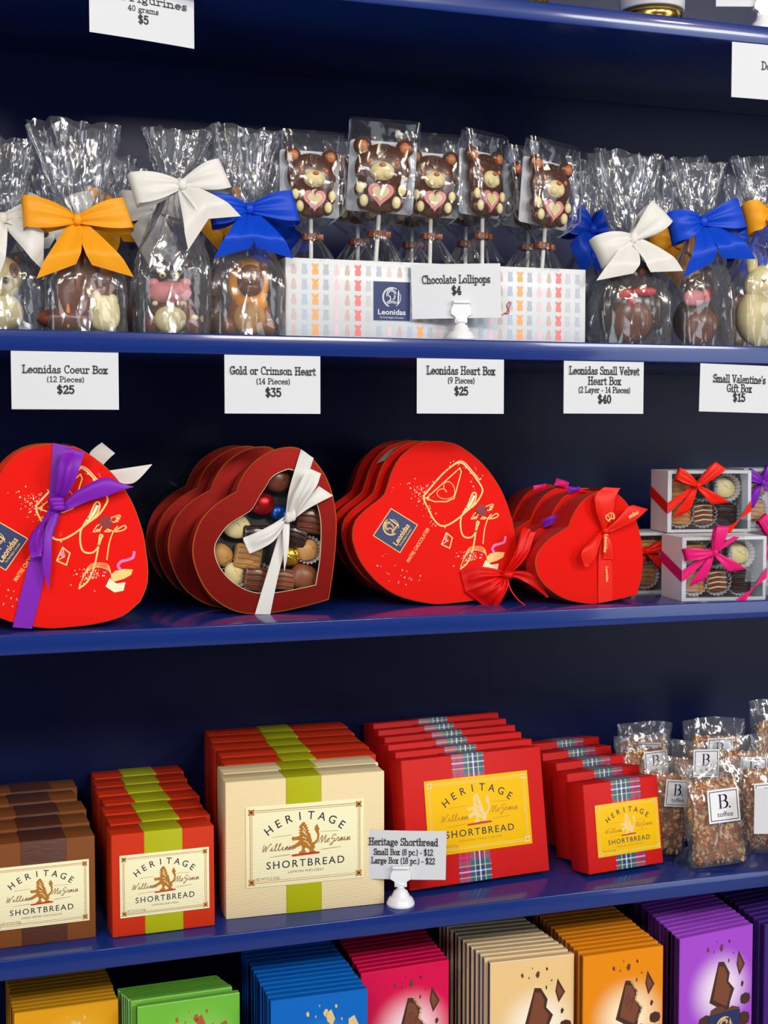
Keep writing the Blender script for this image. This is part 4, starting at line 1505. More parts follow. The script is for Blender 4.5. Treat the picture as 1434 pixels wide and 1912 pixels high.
PENGUIN = ((dark, [((0, 0, .030), (.0245, .0150, .030)), ((0, -.001, .058), (.0185, .0130, .0180)), ((-.022, 0, .030), (.006, .009, .018)), ((.022, 0, .030), (.006, .009, .018))]),
           [('bow_tie', red_c, [((.0095, -.0130, .0450), (.0105, .0035, .0040), .8), ((-.0070, -.0130, .0430), (.0070, .0035, .0050), .8), ((-.0020, -.0150, .0370), (.0040, .0028, .0060))]), ('belly', milk, [((0, -.0075, .0230), (.0180, .0090, .0210))]), ('eye', milk2, [((-.0060, -.0130, .0620), (.0030, .0016, .0034))]), ('eye', milk2, [((.0070, -.0130, .0620), (.0030, .0016, .0034))])])
DONKEY = ((dark, [((0, 0, .024), (.0220, .0145, .024)), ((.002, -.003, .054), (.0150, .0115, .0140)), ((.010, 0, .066), (.0060, .0050, .0090))]),
          [('scarf', pink_c, [((-.0050, -.0130, .0440), (.0100, .0050, .0075), .8)]), ('scarf_tip', red_c, [((.0060, -.0120, .0460), (.0050, .0040, .0065), .8)]), ('belly', milk, [((.002, -.0075, .0190), (.0165, .0090, .0185))])])
RABBIT = ((ivory, [((0, 0, .030), (.0290, .0160, .030)), ((0, -.001, .062), (.0200, .0130, .0200)), ((-.012, 0, .083), (.0060, .0040, .0120)), ((.010, 0, .083), (.0060, .0040, .0120))]),
          [('mouth', red_c, [((.0070, -.0158, .0545), (.0080, .0020, .0024), .8)]), ('eye', milk2, [((-.0050, -.0140, .0665), (.0022, .0014, .0026))]), ('eye', milk2, [((.0090, -.0140, .0665), (.0022, .0014, .0026))])])
BEARF = ((milk2, [((0, 0, .026), (.0210, .0145, .026)), ((0, -.001, .056), (.0165, .0125, .0165)), ((-.012, 0, .070), (.005, .004, .005)), ((.012, 0, .070), (.005, .004, .005))]),
         [('snout', tan, [((0, -.0120, .0520), (.0075, .0050, .0060))]), ('belly', tan, [((0, -.0095, .0220), (.0130, .0065, .0150))])])

BL_ = [  # cx, base y, width, neck, top, flare, Y, bow, loops, tails, label, shift of the top, figure
    (8, 600, 142, (4, 412), 256, 132, .036, 'white', [(176, 90), (4, 72)], [(250, 80, .5), (318, 92, -.5)], 'clear bag with a white bow and a cream panda figure, cut by the left edge', -2, (PANDA, 8, 'cream chocolate panda with brown eye patches at the left edge', 2, 1.0)),
    (161, 612, 148, (140, 415), 228, 168, .018, 'gold', [(174, 94), (10, 92)], [(247, 108, -.5), (302, 112, .5)], 'clear bag with a gold bow standing beside the panda bag', 20, (FOX, 5, 'milk chocolate fox with a white tail tip under the gold bow', 160, 1.1)),
    (320, 617, 136, (333, 350), 238, 124, .020, 'white', [(188, 88), (17, 82)], [(285, 96, -.5), (318, 92, .5)], 'clear bag with a white bow and a pink-nosed hippo figure', -38, (HIPPO, -20, 'dark chocolate hippo with a pink muzzle and cream belly', 322, .98)),
    (460, 622, 136, (457, 395), 236, 132, .020, 'blue', [(184, 70), (6, 86)], [(246, 94, -.5), (296, 92, .5)], 'clear bag with a blue bow and a lion figure', 5, (LION, -20, 'milk chocolate lion with an orange mane under the blue bow', 465, 1.0)),
    (1172, 640, 150, (1166, 448), 282, 140, .020, 'white', [(42, 76), (201, 74)], [(312, 84, .5), (236, 92, -.6)], 'clear bag with a white bow right of the lollipop carton', 8, (PENGUIN, -20, 'dark chocolate penguin with a red bow tie', 1178, 1.16)),
    (1304, 641, 116, (1295, 418), 296, 118, .020, 'blue', [(191, 64), (14, 80)], [(256, 94, -.5), (312, 92, .5)], 'clear bag with a blue bow between the white and gold bows at right', -4, (DONKEY, -20, 'dark chocolate figure with a pink scarf under the blue bow', 1300, 1.1)),
    (1424, 642, 122, (1416, 402), 292, 112, .018, 'gold', [(192, 42), (22, 56)], [(282, 70, .5), (310, 74, .5)], 'clear bag with a gold bow and a cream rabbit, cut by the right edge', 0, (RABBIT, -10, 'cream white chocolate rabbit with red lips at the right edge', 1424, 1.05)),
    # second row
    (95, 600, 120, (96, 398), 268, 118, .115, 'white', [(178, 60), (8, 74)], [(240, 90, -.5), (300, 70, .5)], 'clear bag with a white bow standing behind the gold bowed fox bag', -10, None),
    (215, 600, 110, (212, 388), 290, 90, .120, 'gold', [(180, 50), (0, 46)], [(250, 80, .4), (300, 80, .4)], 'clear bag with a gold bow behind the gap between fox and hippo', 6, (BEARF, -10, 'milk chocolate bear seen between the fox and hippo bags', 214, .95)),
    (288, 600, 120, (284, 392), 316, 90, .112, 'white', [(182, 56), (10, 50)], [(278, 100, .5), (250, 90, .5)], 'clear bag with a white bow standing directly behind the hippo bag', 0, None),
    (398, 605, 110, (398, 385), 282, 92, .118, 'gold', [(172, 50), (4, 44)], [(250, 70, .4), (300, 70, .4)], 'clear bag with a gold bow behind the gap between hippo and lion', -4, (BEARF, -15, 'milk chocolate bear seen between the hippo and lion bags', 396, .95)),
    (494, 605, 110, (492, 408), 300, 80, .115, 'blue', [(178, 50), (0, 46)], [(250, 90, .4), (308, 84, .4)], 'clear bag with a blue bow standing behind the lion bag', 4, None),
    (1098, 620, 110, (1092, 432), 304, 104, .130, 'blue', [(160, 52), (30, 42)], [(235, 74, .4), (285, 86, .4)], 'clear bag with a blue bow behind the right end of the lollipop carton', 14, None),
    (1240, 620, 110, (1240, 455), 316, 84, .118, 'gold', [(178, 44), (6, 40)], [(255, 70, .4), (285, 78, .4)], 'clear bag with a gold bow between the penguin bag and blue bow', -14, None),
    (1382, 620, 110, (1388, 452), 330, 90, .118, 'blue', [(186, 50), (10, 46)], [(258, 82, .4), (300, 80, .4)], 'clear bag with a blue bow behind the cream rabbit bag', 6, (BEARF, -10, 'milk chocolate bear in the bag behind the cream rabbit', 1370, .95)),
]
for i, (cx, by, wp, nk, tp, fl, Yf, bc, lo, ta, lab, dx, fg) in enumerate(BL_):
    t, base = gift_bag(cx, by, wp, nk, tp, fl, Yf, bc, lo, ta, lab, i + 1, .052 if i < 7 else .046, dx)
    if fg:
        kind, yaw, flab, fpx, sc = fg
        q = PY(fpx, by, Yf + .025)
        figure((q.x, Yf + .026, S2T + .0015), math.radians(yaw), flab, kind[0], kind[1], sc)

# ------------------------------------------------------------------ lollipop carton and lollipops
A, B_ = PY(533.5, 637, .030), PY(1092.5, 640, .030)
CW, CH, CD = B_.x - A.x, .0735, .085
CX0, CY0 = (A.x + B_.x) / 2, .030
t = empty('display_carton', (CX0, CY0, S2T))
tag(t, 'white display carton printed with pastel bears, holding the lollipops', 'carton')
m = MB()
w2 = CW / 2
m.box(-w2, w2, 0, .0012, 0, CH, 0, .0004)
m.box(-w2, w2, CD - .0012, CD, 0, CH, 0, .0004)
m.box(-w2, -w2 + .0012, .0012, CD - .0012, 0, CH, 0)
m.box(w2 - .0012, w2, .0012, CD - .0012, 0, CH, 0)
m.box(-w2, w2, .0012, CD - .0012, 0, .0012, 0)
SH = [[(-.42, -.5), (.42, -.5), (.46, -.1), (.28, .1), (.46, .28), (.5, .5), (.3, .5), (.2, .42), (-.2, .42), (-.3, .5), (-.5, .5), (-.46, .28), (-.28, .1), (-.46, -.1)],
      [(-.36, -.5), (.36, -.5), (.44, -.2), (.3, .05), (.34, .3), (.3, .5), (.16, .4), (-.16, .4), (-.3, .5), (-.34, .3), (-.3, .05), (-.44, -.2)],
      [(-.3, -.5), (.3, -.5), (.4, -.2), (.26, .1), (.2, .36), (0, .5), (-.2, .36), (-.26, .1), (-.4, -.2)]]
pit = CW / 29.6
for c in range(29):
    x = -w2 + pit * (c + .75)
    for r_ in range(6):
        z = CH - .0095 - r_ * .0139
        sh = SH[(1, 0, 1, 2, 2, 0, 1, 1, 2, 2)[(c - 1) % 10] if c % 10 != 2 else 0]
        ci = (c - 2) % 10
        pts = [(x + px * .0068, max(.0006, z + pz * .0104)) for px, pz in sh]
        if z - .0052 < 0 and z + .004 < .001:
            continue
        m.poly(pts, -.00015, 1 + ci)
fr = Frame((CX0, CY0, S2T))
q = fr.many([(697, 525), (765, 525), (765, 598), (697, 598)])
x0, x1, z0, z1 = q[0][0], q[1][0], q[3][1], q[0][1]
m.box(x0 - .0005, x1 + .0005, -.0004, 0, z0 - .0005, z1 + .0005, 0)
m.poly([(x0, z0), (x1, z0), (x1, z1), (x0, z1)], -.0006, 11)
sw = x1 - x0
emblem(m, ((x0 + x1) / 2, z1 - sw * .4), sw * .25, 0, -.0008, 0)
letter(m, 'Leonidas', (x0 + x1) / 2, z1 - sw * .78, sw * .13, -.0008, 0, width=sw * .76, off=.02)
letter(m, 'The Fresh Belgian Chocolates', (x0 + x1) / 2, z1 - sw * .92, sw * .05, -.0008, 0, width=sw * .66, shear=.3)
s_ = fr.many(smooth([(937, 588), (945, 584), (950, 574), (953, 566), (949, 565), (946, 572), (950, 580), (948, 586), (942, 585)], 4))
m.line(s_, .0009, -.0008, 12)
m.build('carton', [boxwhite] + PAT + [navyprint, label_red], t)

# one lollipop, origin on the twist tie
lol = empty('chocolate_lollipop', (0, 0, 0))
tag(lol, 'x', 'lollipop', 'bear lollipops in the carton')
m = MB()
m.ell((0, -.004, .061), (.0262, .0095, .0235), 0, 32, 20)
for s in (-1, 1):
    m.ell((s * .0200, -.003, .0815), (.0088, .0055, .0088), 0, 20, 12)
    m.ell((s * .0192, -.006, .0405), (.0062, .006, .0075), 0)
    m.ell((s * .0152, -.006, .0290), (.0070, .006, .0075), 0)
m.ell((0, -.003, .037), (.0215, .0095, .0185), 0, 28, 16)
sp = [(.0052 * (1 - i / 26) * math.cos(i * .52), -.0138 + .00002 * i, .0775 + .0042 * (1 - i / 26) * math.sin(i * .52)) for i in range(24)]
m.tube([(p[0], -.0098 - .0028 * (1 - ((p[2] - .061) / .026) ** 2), p[2]) for p in sp], .0008, 0, 6)
for s in (-1, 1):
    m.tube([(s * (.002 + .012 * q), -.0128 + .003 * q, .0695 + .004 * math.sin(q * 2.6)) for q in (0, .25, .5, .75, 1)], .0009, 0, 6)
bear = m.build('chocolate_bear', bearbrown, lol)
for s in (-1, 1):
    m = MB(); m.ell((s * .0198, -.0072, .0808), (.0050, .0028, .0054), 0); m.build('ear_lining', copper, bear)
    m = MB(); m.ell((s * .0132, -.0122, .0655), (.0023, .0016, .0026), 0); m.build('eye', copper, bear)
    m = MB(); m.ell((s * .0198, -.0112, .0412), (.0040, .0030, .0054), 0); m.build('paw', ivory, bear)
    m = MB(); m.ell((s * .0152, -.0118, .0292), (.0042, .0030, .0058), 0); m.build('paw', ivory, bear)
m = MB()
m.ell((0, -.0130, .0572), (.0116, .0056, .0090), 0, 28, 16)
for s in (-1, 1):
    m.ell((s * .0042, -.0160, .0548), (.0046, .0032, .0044), 0)
m.build('muzzle', ivory, bear)
m = MB(); m.ell((0, -.0184, .0622), (.0030, .0018, .0022), 0); m.build('nose', copper, bear)


def hpts(r, cx, cz):
    return [(cx + r * .062 * 16 * math.sin(a) ** 3, cz + r * .062 * (13 * math.cos(a) - 5 * math.cos(2 * a) - 2 * math.cos(3 * a) - math.cos(4 * a))) for a in [2 * math.pi * k / 36 for k in range(36)]]


m = MB(); m.prism(hpts(.0122, 0, .0365), -.0138, -.009, 0, 0); ht = m.build('heart', pink_c, bear)
m = MB(); m.prism(hpts(.0080, 0, .0368), -.0146, -.0137, 0, 0); m.build('heart_middle', ivory, bear)
m = MB()
rc = []
for (cx, cz, a0) in ((.0285, .0845, 0), (-.0285, .0845, 90), (-.0285, .0245, 180), (.0285, .0245, 270)):
    rc += [(cx + .0035 * math.cos(math.radians(a0 + 15 * k)), cz + .0035 * math.sin(math.radians(a0 + 15 * k))) for k in range(7)]
m.prism(rc, .0030, .0036, 0, 0)
m.build('backing_card', white_card, lol)
m = MB()
m.tube([(0, -.001, -.062), (0, -.001, .022)], .0021, 0, 12)
m.build('stick', paperstick, lol)
m = MB()
rows = []
for i in range(5):
    z = -.0032 + .0064 * i / 4
    rows.append([((.0088 + .0006 * math.sin(9 * a)) * math.cos(a), (.0064 + .0005 * math.sin(9 * a)) * math.sin(a), z) for a in [2 * math.pi * k / 36 for k in range(36)]])
m.grid(rows, 0, True, True)
m.box(.007, .0125, -.005, -.003, -.0030, .0030, 0, .0005)
m.build('twist_tie', tiebrown, lol)
for sd in (1,):
    m = MB()
    rows = []
    for i in range(30):
        s = i / 29
        z = -.026 + .132 * s
        r = []
        for j in range(44):
            a = 2 * math.pi * j / 44
            c, sn = math.cos(a), math.sin(a)
            if z < 0:
                q = -z / .026
                ax, ay, n = .0075 + .0185 * q ** .8, .0055 + .011 * q, 2
                f = .16 * math.sin(9 * a + sd) * (.4 + q * .6)
            else:
                q = min(1, z / .030)
                q = q * q * (3 - 2 * q)
                ax, ay, n = .0078 + .0262 * q, .0056 + .0140 * q * (1 - .90 * max(0, (z - .055) / .051)), 2 + 3 * q
                f = .14 * math.sin(9 * a + sd) * (1 - q)
            k = (abs(c) ** n + abs(sn) ** n) ** (-1 / n) * (1 + f)
            p = crumple((ax * k * c, ay * k * sn - .004 * (z > 0) * min(1, z / .03), z), 85, .0011, sd)
            r.append(p)
        rows.append(r)
    tri_grid(m, rows, 0, True, sd)
    m.build('wrapper', wrap_film, lol)
LOL = [((580, 443), .046, 2, 0, 'bear lollipop at the left end of the carton, nearest the blue bow'), ((705, 438), .044, -17, 4, 'tallest bear lollipop in the front row, left of the card'),
       ((803, 442), .046, -2, 1, 'bear lollipop standing behind the price card, in the middle of the carton'), ((899, 441), .046, 26, 0, 'bear lollipop turned to the right, behind the right end of the price card'),
       ((1014, 460), .044, 14, 5, 'bear lollipop at the right end of the carton'), ((668, 452), .086, -14, 0, 'bear lollipop half hidden behind the tallest one'),
       ((768, 458), .088, 0, 0, 'bear lollipop hidden behind the middle ones, its tie showing'), ((868, 456), .088, 18, 0, 'bear lollipop behind the right-turned one, tie showing'), ((985, 462), .084, 10, 2, 'bear lollipop half hidden behind the one at the right end')]
for i, ((px, pz), Y, yaw, roll, lab) in enumerate(LOL):
    o = lol if i == 0 else copy_tree(lol)
    q = PY(px, pz, Y)
    o.location = (q.x, Y, q.z)
    o.rotation_euler = (Matrix.Rotation(math.radians(yaw), 3, 'Z') @ Matrix.Rotation(math.radians(roll), 3, 'Y')).to_euler()
    o['label'] = lab
    sc = (.91, 1.0, .91, .93, .96, .92, .92, .92, .93)[i]
    o.scale = (sc, sc, sc)
    for ch in o.children:
        if ch.name.startswith('stick'):
            L = (q.z - S2T - .0016) / sc
            mm = MB()
            mm.tube([(0, -.001, -L), (0, -.001, .022)], .0021, 0, 12)
            ch.data = mm.mesh('stick', paperstick)

# ------------------------------------------------------------------ clear gift boxes of six chocolates
GW, GH_, GD = .092, .0655, .054


def gift_box(pos, yaw, label, rib, n_sweets, where, loops=((120, .030), (10, .030)), kn=(.034, .052)):
    t = empty('gift_box', pos, (0, 0, math.radians(yaw)))       # origin at the front lower left corner
    tag(t, label, 'gift box', 'clear gift boxes of chocolates')
    m = MB()
    e = .0012
    m.box(0, GW, e, GD, 0, e); m.box(0, GW, e, GD, GH_ - e, GH_); m.box(0, e, e, GD, e, GH_ - e); m.box(GW - e, GW, e, GD, e, GH_ - e); m.box(e, GW - e, GD - e, GD, e, GH_ - e)
    f = .0032
    m.box(0, GW, 0, e, 0, f, 0); m.box(0, GW, 0, e, GH_ - f, GH_, 0); m.box(0, f * 1.4, 0, e, f, GH_ - f, 0); m.box(GW - f, GW, 0, e, f, GH_ - f, 0)
    m.build('tray', frost_film, t)
    m = MB()
    m.box(-.0006, GW + .0006, -.0008, -.0002, -.0 + .0002, GH_ + .0006, 0, .0002)
    m.build('lid', pane_film, t)
    m = MB()
    kx, kz = kn
    for (A_, B2) in ((((0, .020), (0, .032)), ((kx - .002, kz - .004), (kx, kz + .003))),
                     (((kx, kz - .003), (kx - .001, kz + .003)), ((.062, GH_ - .0005), (.055, GH_ + .0004))),
                     (((GW - .034, 0), (GW - .022, 0)), ((GW, .022), (GW, .034)))):
        petal(m, [A_[0], B2[0]], [A_[1], B2[1]], -.0014, -.0016, .0004, .0003, 1, 0)
    m.grid([[(-.0008, y, z + y * .3) for z in (.020, .032)] for y in (-.0014, GD * .6, GD)], 0)
    rb = m.build('ribbon_band', satin[rib], t)
    bo = bow(rb, (kx, -.003, kz), rib, list(loops), [(-35, .034, .4), (242, .036, -.4)], .0125, 3, knot=.42)
    sweets = [(tan, .0185, .0190, True, 1), (tan, .0185, .0460, True, 1), (milk, .0440, .0190, 2, 1), (dark, .0440, .0470, False, 1), (dark, .0700, .0180, True, 1), (ivory, .0700, .0465, False, 1)]
    nm = ['ridged caramel chocolate at the lower left of the %s', 'ridged caramel chocolate at the upper left of the %s', 'milk chocolate with white drizzle in the lower middle of the %s', 'dark dome chocolate in the upper middle of the %s', 'dark square chocolate at the lower right of the %s', 'white chocolate oval at the upper right of the %s']
    R = Matrix.Rotation(math.radians(yaw), 3, 'Z')
    for i in n_sweets:
        kd, x, z, sq, c = sweets[i]
        p = Vector(pos) + R @ Vector((x, .020, z))
        sweet(kd, p, (R @ Matrix.Rotation([.04, -.03, -.06, .1, .05, .55][i], 3, 'Y')).to_euler(), .0127, nm[i] % where, 'chocolates in the clear gift boxes', c, sq)
    return t


q = PZ(1272.7, 1123, S3T)
gift_box((q.x, q.y, S3T), -8, 'clear box of six chocolates with a pink ribbon, bottom of the front stack', 'pink', range(6), 'pink ribboned box', ((75, .028), (182, .032)), (.033, .050))
q2 = PZ(1246, 994.6, S3T + GH_ + .0008)
gift_box((q2.x, max(q2.y, q.y + .001), S3T + GH_ + .0008), -11, 'clear box of six chocolates with a red ribbon, on top of the pink ribboned box', 'scarlet', range(6), 'red ribboned top box', ((42, .032), (150, .026)), (.031, .050))
q = PZ(1206, 1113, S3T)
gift_box((q.x - .004, q.y + .022, S3T), -10, 'clear box of chocolates behind, left of the pink ribboned box', 'scarlet', (0, 1), 'box half hidden at the left', ((20, .022), (170, .024)), (.014, .046))
q = PY(1386, 1100, .115)
gift_box((q.x, .115, S3T), -8, 'clear box of chocolates hidden low behind the front stack', 'pink', (), '')
gift_box((q.x, .115, S3T + GH_ + .0008), -8, 'clear box of chocolates peeking over the front stack at the right edge', 'purple', (0, 1), 'rear box at the right edge', ((60, .02), (150, .02)), (.02, .05))

# ------------------------------------------------------------------ boxed shortbread
LIONP = [(.30, .88), (.36, .95), (.42, 1.0), (.50, .97), (.48, .91), (.56, .90), (.52, .84), (.60, .81), (.55, .76), (.63, .71), (.58, .67), (.66, .60), (.68, .48), (.72, .38), (.70, .32), (.80, .34), (.88, .42), (.90, .55), (.84, .66), (.80, .74), (.83, .84), (.90, .90), (.93, .80), (.98, .74), (.94, .68), (.97, .58), (.96, .44), (.90, .32), (.80, .24), (.82, .16), (.76, .08), (.84, .04), (.80, .0), (.62, .0), (.64, .06), (.58, .14), (.50, .18), (.46, .12), (.52, .04), (.46, .0), (.28, .0), (.27, .05), (.36, .09), (.38, .18), (.34, .26), (.22, .22), (.12, .16), (.06, .20), (.04, .28), (.12, .30), (.22, .36), (.30, .42), (.18, .44), (.08, .42), (.02, .48), (.06, .56), (.16, .54), (.26, .56), (.32, .60), (.26, .66), (.34, .70), (.25, .745), (.34, .78), (.27, .82)]


def script_run(mb, s, cx, cz, x_h, width, y, m, slope=.5, up=.22):
    """joined handwriting made of pen loops"""
    G_ = {'W': [(0, 1.9), (.1, .0), (.5, 1.6), (.6, 0), (1.2, 2.1), (1.4, 1.9)], 'M': [(-.2, 0), (.3, 2.0), (.45, 0), (1.0, 2.0), (1.1, 0), (1.4, .2)], 'G': [(1.0, 1.7), (.6, 2.0), (.2, 1.3), (.3, .7), (.8, .9), (.8, .2), (.5, -.9), (.2, -.7), (1.1, .3)],
          'i': [(0, .1), (.3, 1), (.3, .1), (.6, .2)], 'l': [(0, .1), (.4, 1.6), (.3, 2.0), (.15, 1.6), (.3, .1), (.6, .2)], 'a': [(0, .1), (.5, 1), (.15, .6), (.2, .05), (.5, .9), (.55, .1), (.8, .2)], 'm': [(0, .1), (.2, 1), (.25, 0), (.5, 1), (.55, 0), (.8, 1), (.9, .1), (1.1, .2)],
          'n': [(0, .1), (.2, 1), (.25, 0), (.55, 1), (.6, .1), (.85, .2)], 'c': [(0, .1), (.5, .9), (.2, .9), (.1, .3), (.3, .0), (.6, .2)], 'r': [(0, .1), (.2, 1), (.5, .9), (.45, .1), (.7, .2)]}
    adv = {'W': 1.5, 'M': 1.45, 'G': 1.2, 'm': 1.1, ' ': .9}
    x, runs = 0, []
    for ch in s:
        if ch in G_:
            runs.append([(x + a, b) for a, b in G_[ch]])
        x += adv.get(ch, .72)
    k = width / x
    for r in runs:
        pts = smooth(r, 4)
        mb.line([(cx + (p[0] - x / 2) * k + p[1] * x_h * slope * .6, cz + p[1] * x_h) for p in pts], x_h * .2, y, m)


def shortbread_label(mb, w, h, small, y=0.0):
    """printed label, materials: 0 paper, 1 border, 2 dark lettering, 3 lion, 4 script, 5 red ground, 6 fine print"""
    for d, lw in ((.035, .005), (.05, .0035)):
        x, z = w / 2 - d * w, h / 2 - d * w
        mb.line([(-x, -z), (x, -z), (x, z), (-x, z)], lw * w, y, 1, closed=True)
    for sx in (-1, 1):
        for sz in (-1, 1):
            cx, cz = sx * (w / 2 - .045 * w), sz * (h / 2 - .045 * w)
            mb.poly([(cx + .020 * w * math.cos(a), cz + .020 * w * math.sin(a)) for a in [k * math.pi / 4 for k in range(8)]], y - .00004, 0)
            for q in range(4):
                a = q * math.pi / 2 + math.pi / 4
                c2 = (cx + .018 * w * math.cos(a), cz + .018 * w * math.sin(a))
                mb.poly([(c2[0] + (.017 * math.cos(t) * math.cos(a) - .009 * math.sin(t) * math.sin(a)) * w, c2[1] + (.017 * math.cos(t) * math.sin(a) + .009 * math.sin(t) * math.cos(a)) * w) for t in [k * math.pi / 5 for k in range(10)]], y - .00008, 1)
            mb.line([(cx - .022 * w, cz), (cx + .022 * w, cz)], .006 * w, y - .00008, 1)
            mb.line([(cx, cz - .022 * w), (cx, cz + .022 * w)], .006 * w, y - .00008, 1)
    k = h / .69
    arc_letters(mb, 'HERITAGE', 0, .24 * k, .52 * w, .64, .068 * k, y, 2, off=.006)
    letter(mb, 'SHORTBREAD', 0, -.165 * k, .062 * k, y, 2, width=.66 * w, off=.006, space=1.25)
    s = .27 * k
    mb.poly([((p[0] - .5) * s * .95, -.085 * k + p[1] * s) for p in LIONP], y, 3)
    for run in ([(.40, .86), (.46, .78), (.40, .70), (.48, .62)], [(.50, .74), (.46, .66), (.54, .56)], [(.44, .40), (.56, .34), (.64, .22)], [(.40, .52), (.52, .46)]):
        mb.line([((p[0] - .5) * s * .95, -.085 * k + p[1] * s) for p in run], s * .022, y - .0001, 0)
    mb.poly([(-.115 * w, -.105 * k), (.115 * w, -.098 * k), (.12 * w, -.082 * k), (.05 * w, -.078 * k), (-.06 * w, -.085 * k), (-.12 * w, -.088 * k)], y - .0001, 5)
    script_run(mb, 'William', -.235 * w, -.045 * k, .030 * k, .26 * w, y, 4)
    script_run(mb, 'McGrain', .245 * w, -.005 * k, .030 * k, .26 * w, y, 4)
    mb.line([(-.28 * w, .075 * k), (-.12 * w, .08 * k)], .003 * w, y, 6)
    mb.line([(.13 * w, .09 * k), (.28 * w, .085 * k)], .003 * w, y, 6)
    mb.line([(-.3 * w, -.095 * k), (-.13 * w, -.085 * k)], .004 * w, y, 6)
    mb.line([(.13 * w, -.065 * k), (.3 * w, -.055 * k)], .004 * w, y, 6)
    letter(mb, small, 0, -.235 * k, .020 * k, y, 6, width=.3 * w if len(small) < 15 else .42 * w)
    letter(mb, 'NET WT 8 OZ (255g)', -.32 * w, -.275 * k, .024 * k, y, 6, width=.20 * w)


def shortbread_row(BLp, BRp, w, h, t, yaw, lean, n, dback, mcard, mband, bandc, bandw, paper, lab, small, labels, group, alt=None, jit=.0, over=None):
    bl, br = PZ(BLp[0], BLp[1], S4T), PZ(BRp[0], BRp[1], S4T)
    c = (bl + br) / 2
    lift = t * math.sin(math.radians(lean))
    protos = []
    for mc, pp in ((mcard, paper), alt or (mcard, paper)):
        root = empty('shortbread_box', (c.x, c.y, S4T + lift))
        tag(root, 'x', 'shortbread box', group)
        m = MB()
        m.box(-w / 2, w / 2, 0, t, 0, h, 0, .0009)
        m.box(-w / 2 + .0004, w / 2 - .0004, t * .42, t * .44, .0006, h + .00015, 0)
        m.build('carton', mc, root)
        m = MB()
        bx = -w / 2 + bandc * w
        m.box(bx - bandw * w / 2, bx + bandw * w / 2, -.0005, t + .0005, .0001, h + .0006, 0, .0007)
        m.build('paper_band', mband, root)
        m = MB()
        lx0, lx1, lt, lb = lab
        lw, lh = (lx1 - lx0) * w, (lb - lt) * h
        m.box(-lw / 2, lw / 2, 0, .0004, -lh / 2, lh / 2, 0, .0001)
        shortbread_label(m, lw, lh, small, -.00012)
        yl = pp is label_yellow
        o = m.build('label', [pp, label_pale if yl else label_gold, label_ink, label_pale if yl else label_gold, label_script_y if yl else label_script, label_red, label_script_y if yl else label_script], root)
        o.location = (-w / 2 + (lx0 + lx1) / 2 * w, -.0010, h * (1 - (lt + lb) / 2))
        protos.append(root)
        if not alt:
            break
    rnd = random.Random(n + int(w * 1e4))
    used = [False, False]
    for i in range(n):
        k = 0 if (not alt or i < over) else 1
        p = protos[k]
        o = p if not used[k] else copy_tree(p)
        used[k] = True
        f = i / (n - 1)
        o.location = (c.x + dback[0] * f + rnd.uniform(-jit, jit), c.y + dback[1] * f, S4T + lift)
        yy = yaw + rnd.uniform(-.5, .5) * (i > 0)
        o.rotation_euler = (Matrix.Rotation(math.radians(yy), 3, 'Z') @ Matrix.Rotation(-math.radians(lean), 3, 'X')).to_euler()
        o['label'] = labels(i)


def rowlab(first, rest, last, n):
    def f(i):
        if i == 0:
            return first
        return rest % (ORD[i] + (' (rearmost)' if i == n - 1 else ''))
    return f


shortbread_row((-27, 1775), (178, 1751), .0950, .0935, .036, 1.2, 0, 5, (.005, .178), card_brown, brownband, .525, .42, label_cream, (.06, .94, .22, .82), 'HAND DIPPED CHOCOLATE',
               rowlab('brown shortbread box with dark brown band, front of the leftmost row', 'brown shortbread box with dark brown band, %s in the leftmost row', '', 5), 'brown shortbread boxes', jit=.003)
shortbread_row((211.5, 1753), (402.8, 1729), .0942, .0935, .033, 1.3, 1.0, 7, (.013, .2120), card_orange, lime, .50, .375, label_cream, (.075, .945, .205, .815), 'LEMON INFUSED',
               rowlab('small vermilion shortbread box with lime band, front of its row', 'small vermilion shortbread box with lime band, %s in its row', '', 7), 'small vermilion shortbread boxes', jit=.002)
shortbread_row((424.4, 1717.5), (720, 1687), .1549, .1300, .032, -2.0, 0, 7, (.028, .2020), card_cream, lime, .485, .225, label_cream, (.123, .865, .19, .785), 'LEMON INFUSED',
               lambda i: ['large cream shortbread box with lime band, front of its row', 'large cream shortbread box just behind the front cream one'][i] if i < 2 else 'large vermilion shortbread box with lime band, %s behind the two cream boxes' % ['first', 'second', 'third', 'fourth', 'rearmost'][i - 2],
               'large lime banded shortbread boxes', alt=(card_orange, label_cream), jit=.004, over=2)
shortbread_row((766.7, 1673), (1029.6, 1634), .1590, .1270, .030, 4.9, 9.5, 6, (.026, .1740), card_red, tart_l, .465, .235, label_yellow, (.145, .885, .18, .765), 'ORIGINAL FAMILY RECIPE',
               rowlab('large red shortbread box with tartan band, front of its row', 'large red shortbread box with tartan band, %s in its row', '', 6), 'large red tartan shortbread boxes', jit=.002)
shortbread_row((1102, 1642), (1239.5, 1618), .0935, .0910, .032, 7.0, 8.0, 5, (.026, .1860), card_red, tart_s, .56, .40, label_yellow, (.127, .974, .245, .83), 'ORIGINAL FAMILY RECIPE',
               rowlab('small red shortbread box with tartan band, front of its row', 'small red shortbread box with tartan band, %s in its row', '', 5), 'small red tartan shortbread boxes', jit=.003)

# ------------------------------------------------------------------ bags of nut toffee
GT = 'clear bags of nut toffee'


